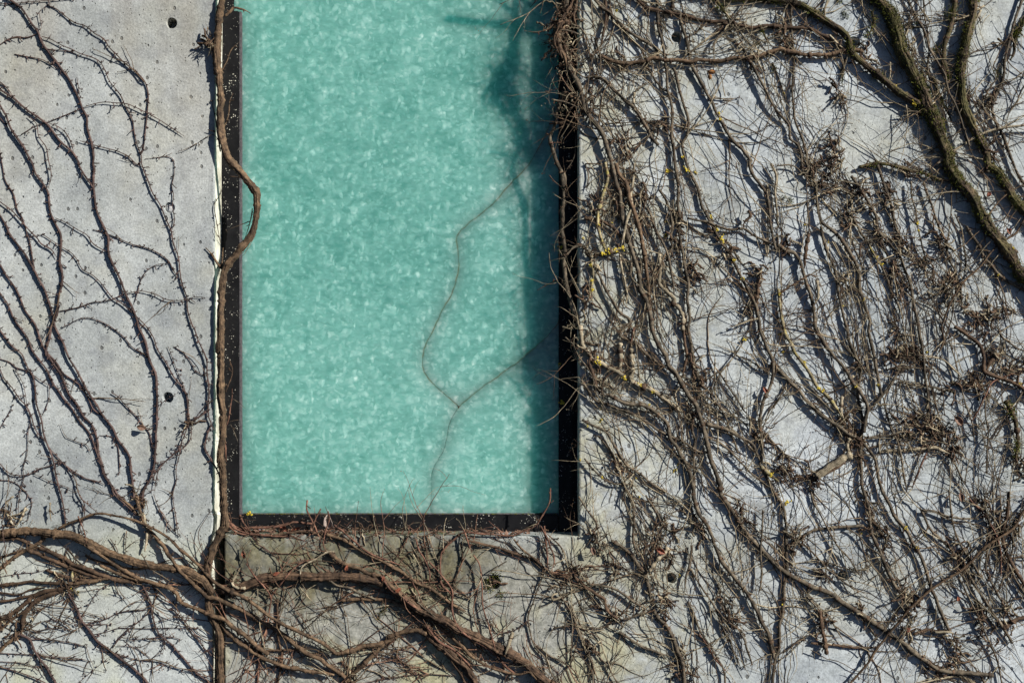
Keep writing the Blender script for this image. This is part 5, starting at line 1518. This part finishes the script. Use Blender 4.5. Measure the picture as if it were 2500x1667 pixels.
# ---------------------------------------------------------------- dead leaves and berries
def leaf(name, label, mat, x, y, h, L, Wd, rot, fold, curl, group=None, lobes=0, tiltx=0.0):
    nu, nv = 9, 7
    V, F = [], []
    r_ = np.random.RandomState(int(x*7+y))
    for i in range(nu):
        u = i/(nu-1)
        prof = math.sin(math.pi*min(1, u*1.02))**0.75*(1-0.35*u)
        if lobes: prof *= 0.72+0.28*abs(math.sin(u*math.pi*lobes))
        for j in range(nv):
            v = (j/(nv-1)-0.5)*2
            a = u*L; b = v*Wd/2*max(prof, 0.04)
            zz = abs(v)**1.3*Wd*0.5*fold*prof+math.sin(u*3.1)*curl*L*0.25+r_.randn()*0.03*Wd
            V.append((a-L/2, b, zz))
    for i in range(nu-1):
        for j in range(nv-1):
            F.append((i*nv+j, (i+1)*nv+j, (i+1)*nv+j+1, i*nv+j+1))
    V = np.array(V)
    ca, sa = math.cos(rot), math.sin(rot)
    ct, stt = math.cos(tiltx), math.sin(tiltx)
    V = np.stack([V[:, 0], V[:, 1]*ct-V[:, 2]*stt, V[:, 1]*stt+V[:, 2]*ct], 1)
    X3 = V[:, 0]*ca-V[:, 1]*sa; Y3 = V[:, 0]*sa+V[:, 1]*ca; Z3 = V[:, 2]
    c = W(x, y, h)
    W3 = np.stack([X3*MM, -Z3*MM, Y3*MM], 1)
    root = empty(name, c)
    tag(root, label, 'leaf', group)
    mb = MB(); mb.add(W3+np.array(c), F)
    o = mb.build('leaf_blade', mat, root)
    md = o.modifiers.new('thickness', 'SOLIDIFY'); md.thickness = 0.7*MM
    st_ = MB()
    p0 = np.array([(-L/2-L*0.45)*ca, 0.0, (-L/2-L*0.45)*sa])*MM; p1 = np.array([(-L*0.1)*ca, -curl*L*0.1, (-L*0.1)*sa])*MM
    st_.tube(np.stack([p0, (p0+p1)/2+np.array([0.5, -0.6, 0.5])*MM, p1])+np.array(c), np.array([0.7, 0.9, 0.6])*MM, 5)
    st_.build('leaf_stalk', M['d'], root)
    return root
leaf('dead_leaf', 'dark brown folded dead leaf on a thin vine of the left slab', M['leaf_brown'], 345, 1043, 12, 24, 17, math.radians(170), 0.55, 0.3)
leaf('dead_leaf', 'large crumpled grey brown dead leaf standing on the window sill', M['leaf_grey'], 808, 1274, -30, 44, 30, math.radians(-70), 1.1, 0.5, None, 3, 0.3)
leaf('dead_leaf', 'grey curled dead leaf lying at the right part of the sill', M['leaf_grey'], 1187, 1297, -40, 34, 20, math.radians(-20), 0.8, 0.4, None, 3, 0.5)
leaf('dead_leaf', 'red brown dead leaf on the sill left of the crumpled grey leaf', M['leaf_red'], 722, 1293, -30, 26, 18, math.radians(30), 0.7, 0.3, None, 3)
leaf('dead_leaf', 'red brown crisp dead leaf on the sill right of the berries', M['leaf_red'], 692, 1288, -36, 24, 18, math.radians(-40), 0.8, 0.3, None, 3)
leaf('dead_leaf', 'small rusty dead leaf at the sill edge under the crumpled grey leaf', M['leaf_red'], 742, 1307, -8, 15, 12, math.radians(10), 0.5, 0.3, None, 3)
leaf('dead_leaf', 'brown dead leaf at the left end of the sill beside the berries', M['leaf_brown'], 602, 1300, -34, 34, 18, math.radians(-15), 0.7, 0.2, None, 2)
leaf('dead_leaf', 'small rusty dead leaf hanging at the stained slab near the joint', M['leaf_red'], 595, 1353, 9, 20, 13, math.radians(-80), 0.7, 0.3, None, 3)
leaf('dead_leaf', 'rusty leaf scrap caught on the level trunk below the window', M['leaf_red'], 674, 1400, 26, 18, 11, math.radians(20), 0.6, 0.3, None, 3)
leaf('dead_leaf', 'small red leaf scrap on the twigs above the trunk bend', M['leaf_red'], 846, 1386, 18, 16, 10, math.radians(70), 0.6, 0.3, None, 2)
leaf('dead_leaf', 'bright orange leaf scrap on the trunk bend below the window', M['leaf_red'], 972, 1440, 30, 18, 12, math.radians(40), 0.6, 0.3, None, 2)
leaf('dead_leaf', 'orange leaf scrap just left of the bright one on the trunk bend', M['leaf_red'], 936, 1412, 26, 14, 10, math.radians(80), 0.6, 0.3, None, 2)
leaf('dead_leaf', 'small red leaf hanging alone on the middle right slab', M['leaf_red'], 1868, 952, 14, 19, 13, math.radians(120), 0.7, 0.3, None, 2)
leaf('dead_leaf', 'small dark red leaf between the two mossy trunks at right', M['leaf_red'], 2414, 474, 12, 15, 12, math.radians(60), 0.6, 0.3)
leaf('dead_leaf', 'dark red leaf by the long pale brown shoot at the right edge', M['leaf_red'], 2463, 565, 12, 17, 13, math.radians(-60), 0.6, 0.3)
leaf('dead_leaf', 'curled brown leaf at the right end of the largest dark clump', M['leaf_brown'], 2340, 1028, 18, 30, 20, math.radians(-50), 0.8, 0.4)
leaf('dead_leaf', 'dark leaf dangling at the top of the lower right corner', M['leaf_brown'], 2346, 1214, 18, 24, 15, math.radians(-80), 0.7, 0.3)
leaf('dead_leaf', 'orange brown crumpled leaf in the upper clump of the bottom centre tangle', M['leaf_red'], 1614, 1345, 20, 24, 17, math.radians(-30), 0.8, 0.3, None, 3)
leaf('dead_leaf', 'brown leaf tuft at the window corner clump of the right slab', M['leaf_brown'], 1448, 1345, 18, 22, 14, math.radians(-70), 0.8, 0.3, None, 3)
leaf('dead_leaf', 'small dark red leaf on the bare patch in the lower right', M['leaf_red'], 2339, 1461, 8, 13, 9, math.radians(100), 0.6, 0.3)
leaf('dead_leaf', 'dark red leaf beside the diagonal shoot near the bottom', M['leaf_red'], 2216, 1536, 12, 17, 12, math.radians(30), 0.6, 0.3)
for (x, y, d, lb) in [(623.5, 1305, -58, 'lowest blue berry at the left end of the cluster on the sill'), (626, 1300.5, -60, 'blue berry directly above the lowest left berry of the sill cluster'),
                     (632.5, 1293.5, -64, 'lone blue berry above the gap in the sill cluster'), (640.5, 1301.5, -60, 'blue berry in the middle of the sill cluster, second from its right end pair'),
                     (645, 1305.5, -57, 'lowest blue berry in the middle of the sill cluster'), (657, 1302, -60, 'rightmost blue berry of the sill cluster'), (641, 1289.5, -66, 'topmost pale berry of the sill cluster')]:
    c = W(x, y, d)
    mb = MB(); mb.ball(c, 4.0*MM, 14, 9, (1, 1, 0.94), 0.03, rs)
    root = empty('berry', c)
    mb.build('berry_skin', M['berry'], root)
    st_ = MB(); st_.tube(np.array([c, c])+np.array([[0, 0, 0.0035], [0.002, -0.002, 0.007]]), np.array([0.6, 0.4])*MM, 5)
    st_.build('stalk', M['d'], root)
    tag(root, lb, 'berry', 'blue berries on the sill')
# litter of leaf crumbs and stalks on the sill
mb, mc = MB(), MB()
for q in range(330):
    x = rs.uniform(575, 820) if rs.rand() < 0.62 else rs.uniform(820, 1290)
    y = 1303-abs(rs.randn())*5; dp = rs.uniform(6, 66)
    if rs.rand() < 0.45:
        grow_twig(mc, np.array([x, y]), -dp, rs.uniform(-0.5, 0.5)+rs.choice([0, math.pi]), rs.uniform(15, 60), rs.uniform(0.6, 1.3), rs, rs.uniform(-0.5, 0.5), False, -dp+8, 0.1, 1)
        continue
    c = np.array(W(x, y, -dp)); u = rs.randn(3); u /= np.linalg.norm(u); w_ = np.cross(u, rs.randn(3)); w_ /= np.linalg.norm(w_); n_ = np.cross(u, w_)
    s1, s2 = rs.uniform(4, 12)*MM, rs.uniform(3, 7)*MM
    mb.add([c-u*s1, c-w_*s2+n_*s2*0.4, c+u*s1*0.9, c+w_*s2+n_*s2*0.5, c+n_*s2*0.2], None, [(0, 1, 4), (1, 2, 4), (2, 3, 4), (3, 0, 4)])
o = mb.build('leaf_litter', M['leaf_brown'], None, smooth=False)
o.modifiers.new('thickness', 'SOLIDIFY').thickness = 0.6*MM
tag(o, 'brown leaf crumbs strewn along the window sill', 'leaf litter', None, 'stuff')
o2 = mc.build('loose_stalks', M['r'], o, kind='stuff')
# rusty fixing stub in the upper right slab
mb = MB(); q = W(1737, 176, 0)
mb.ball(q, 9*MM, 12, 6, (1.1, 0.5, 0.6), 0.3, rs); mb.ball(np.array(q)+np.array([-0.003, 0, -0.012]), 7*MM, 10, 6, (0.7, 0.5, 1.0), 0.3, rs)
tag(mb.build('rusty_fixing', M['rust'], None), 'small rusty metal stub in the concrete below the level vine', 'fixing')
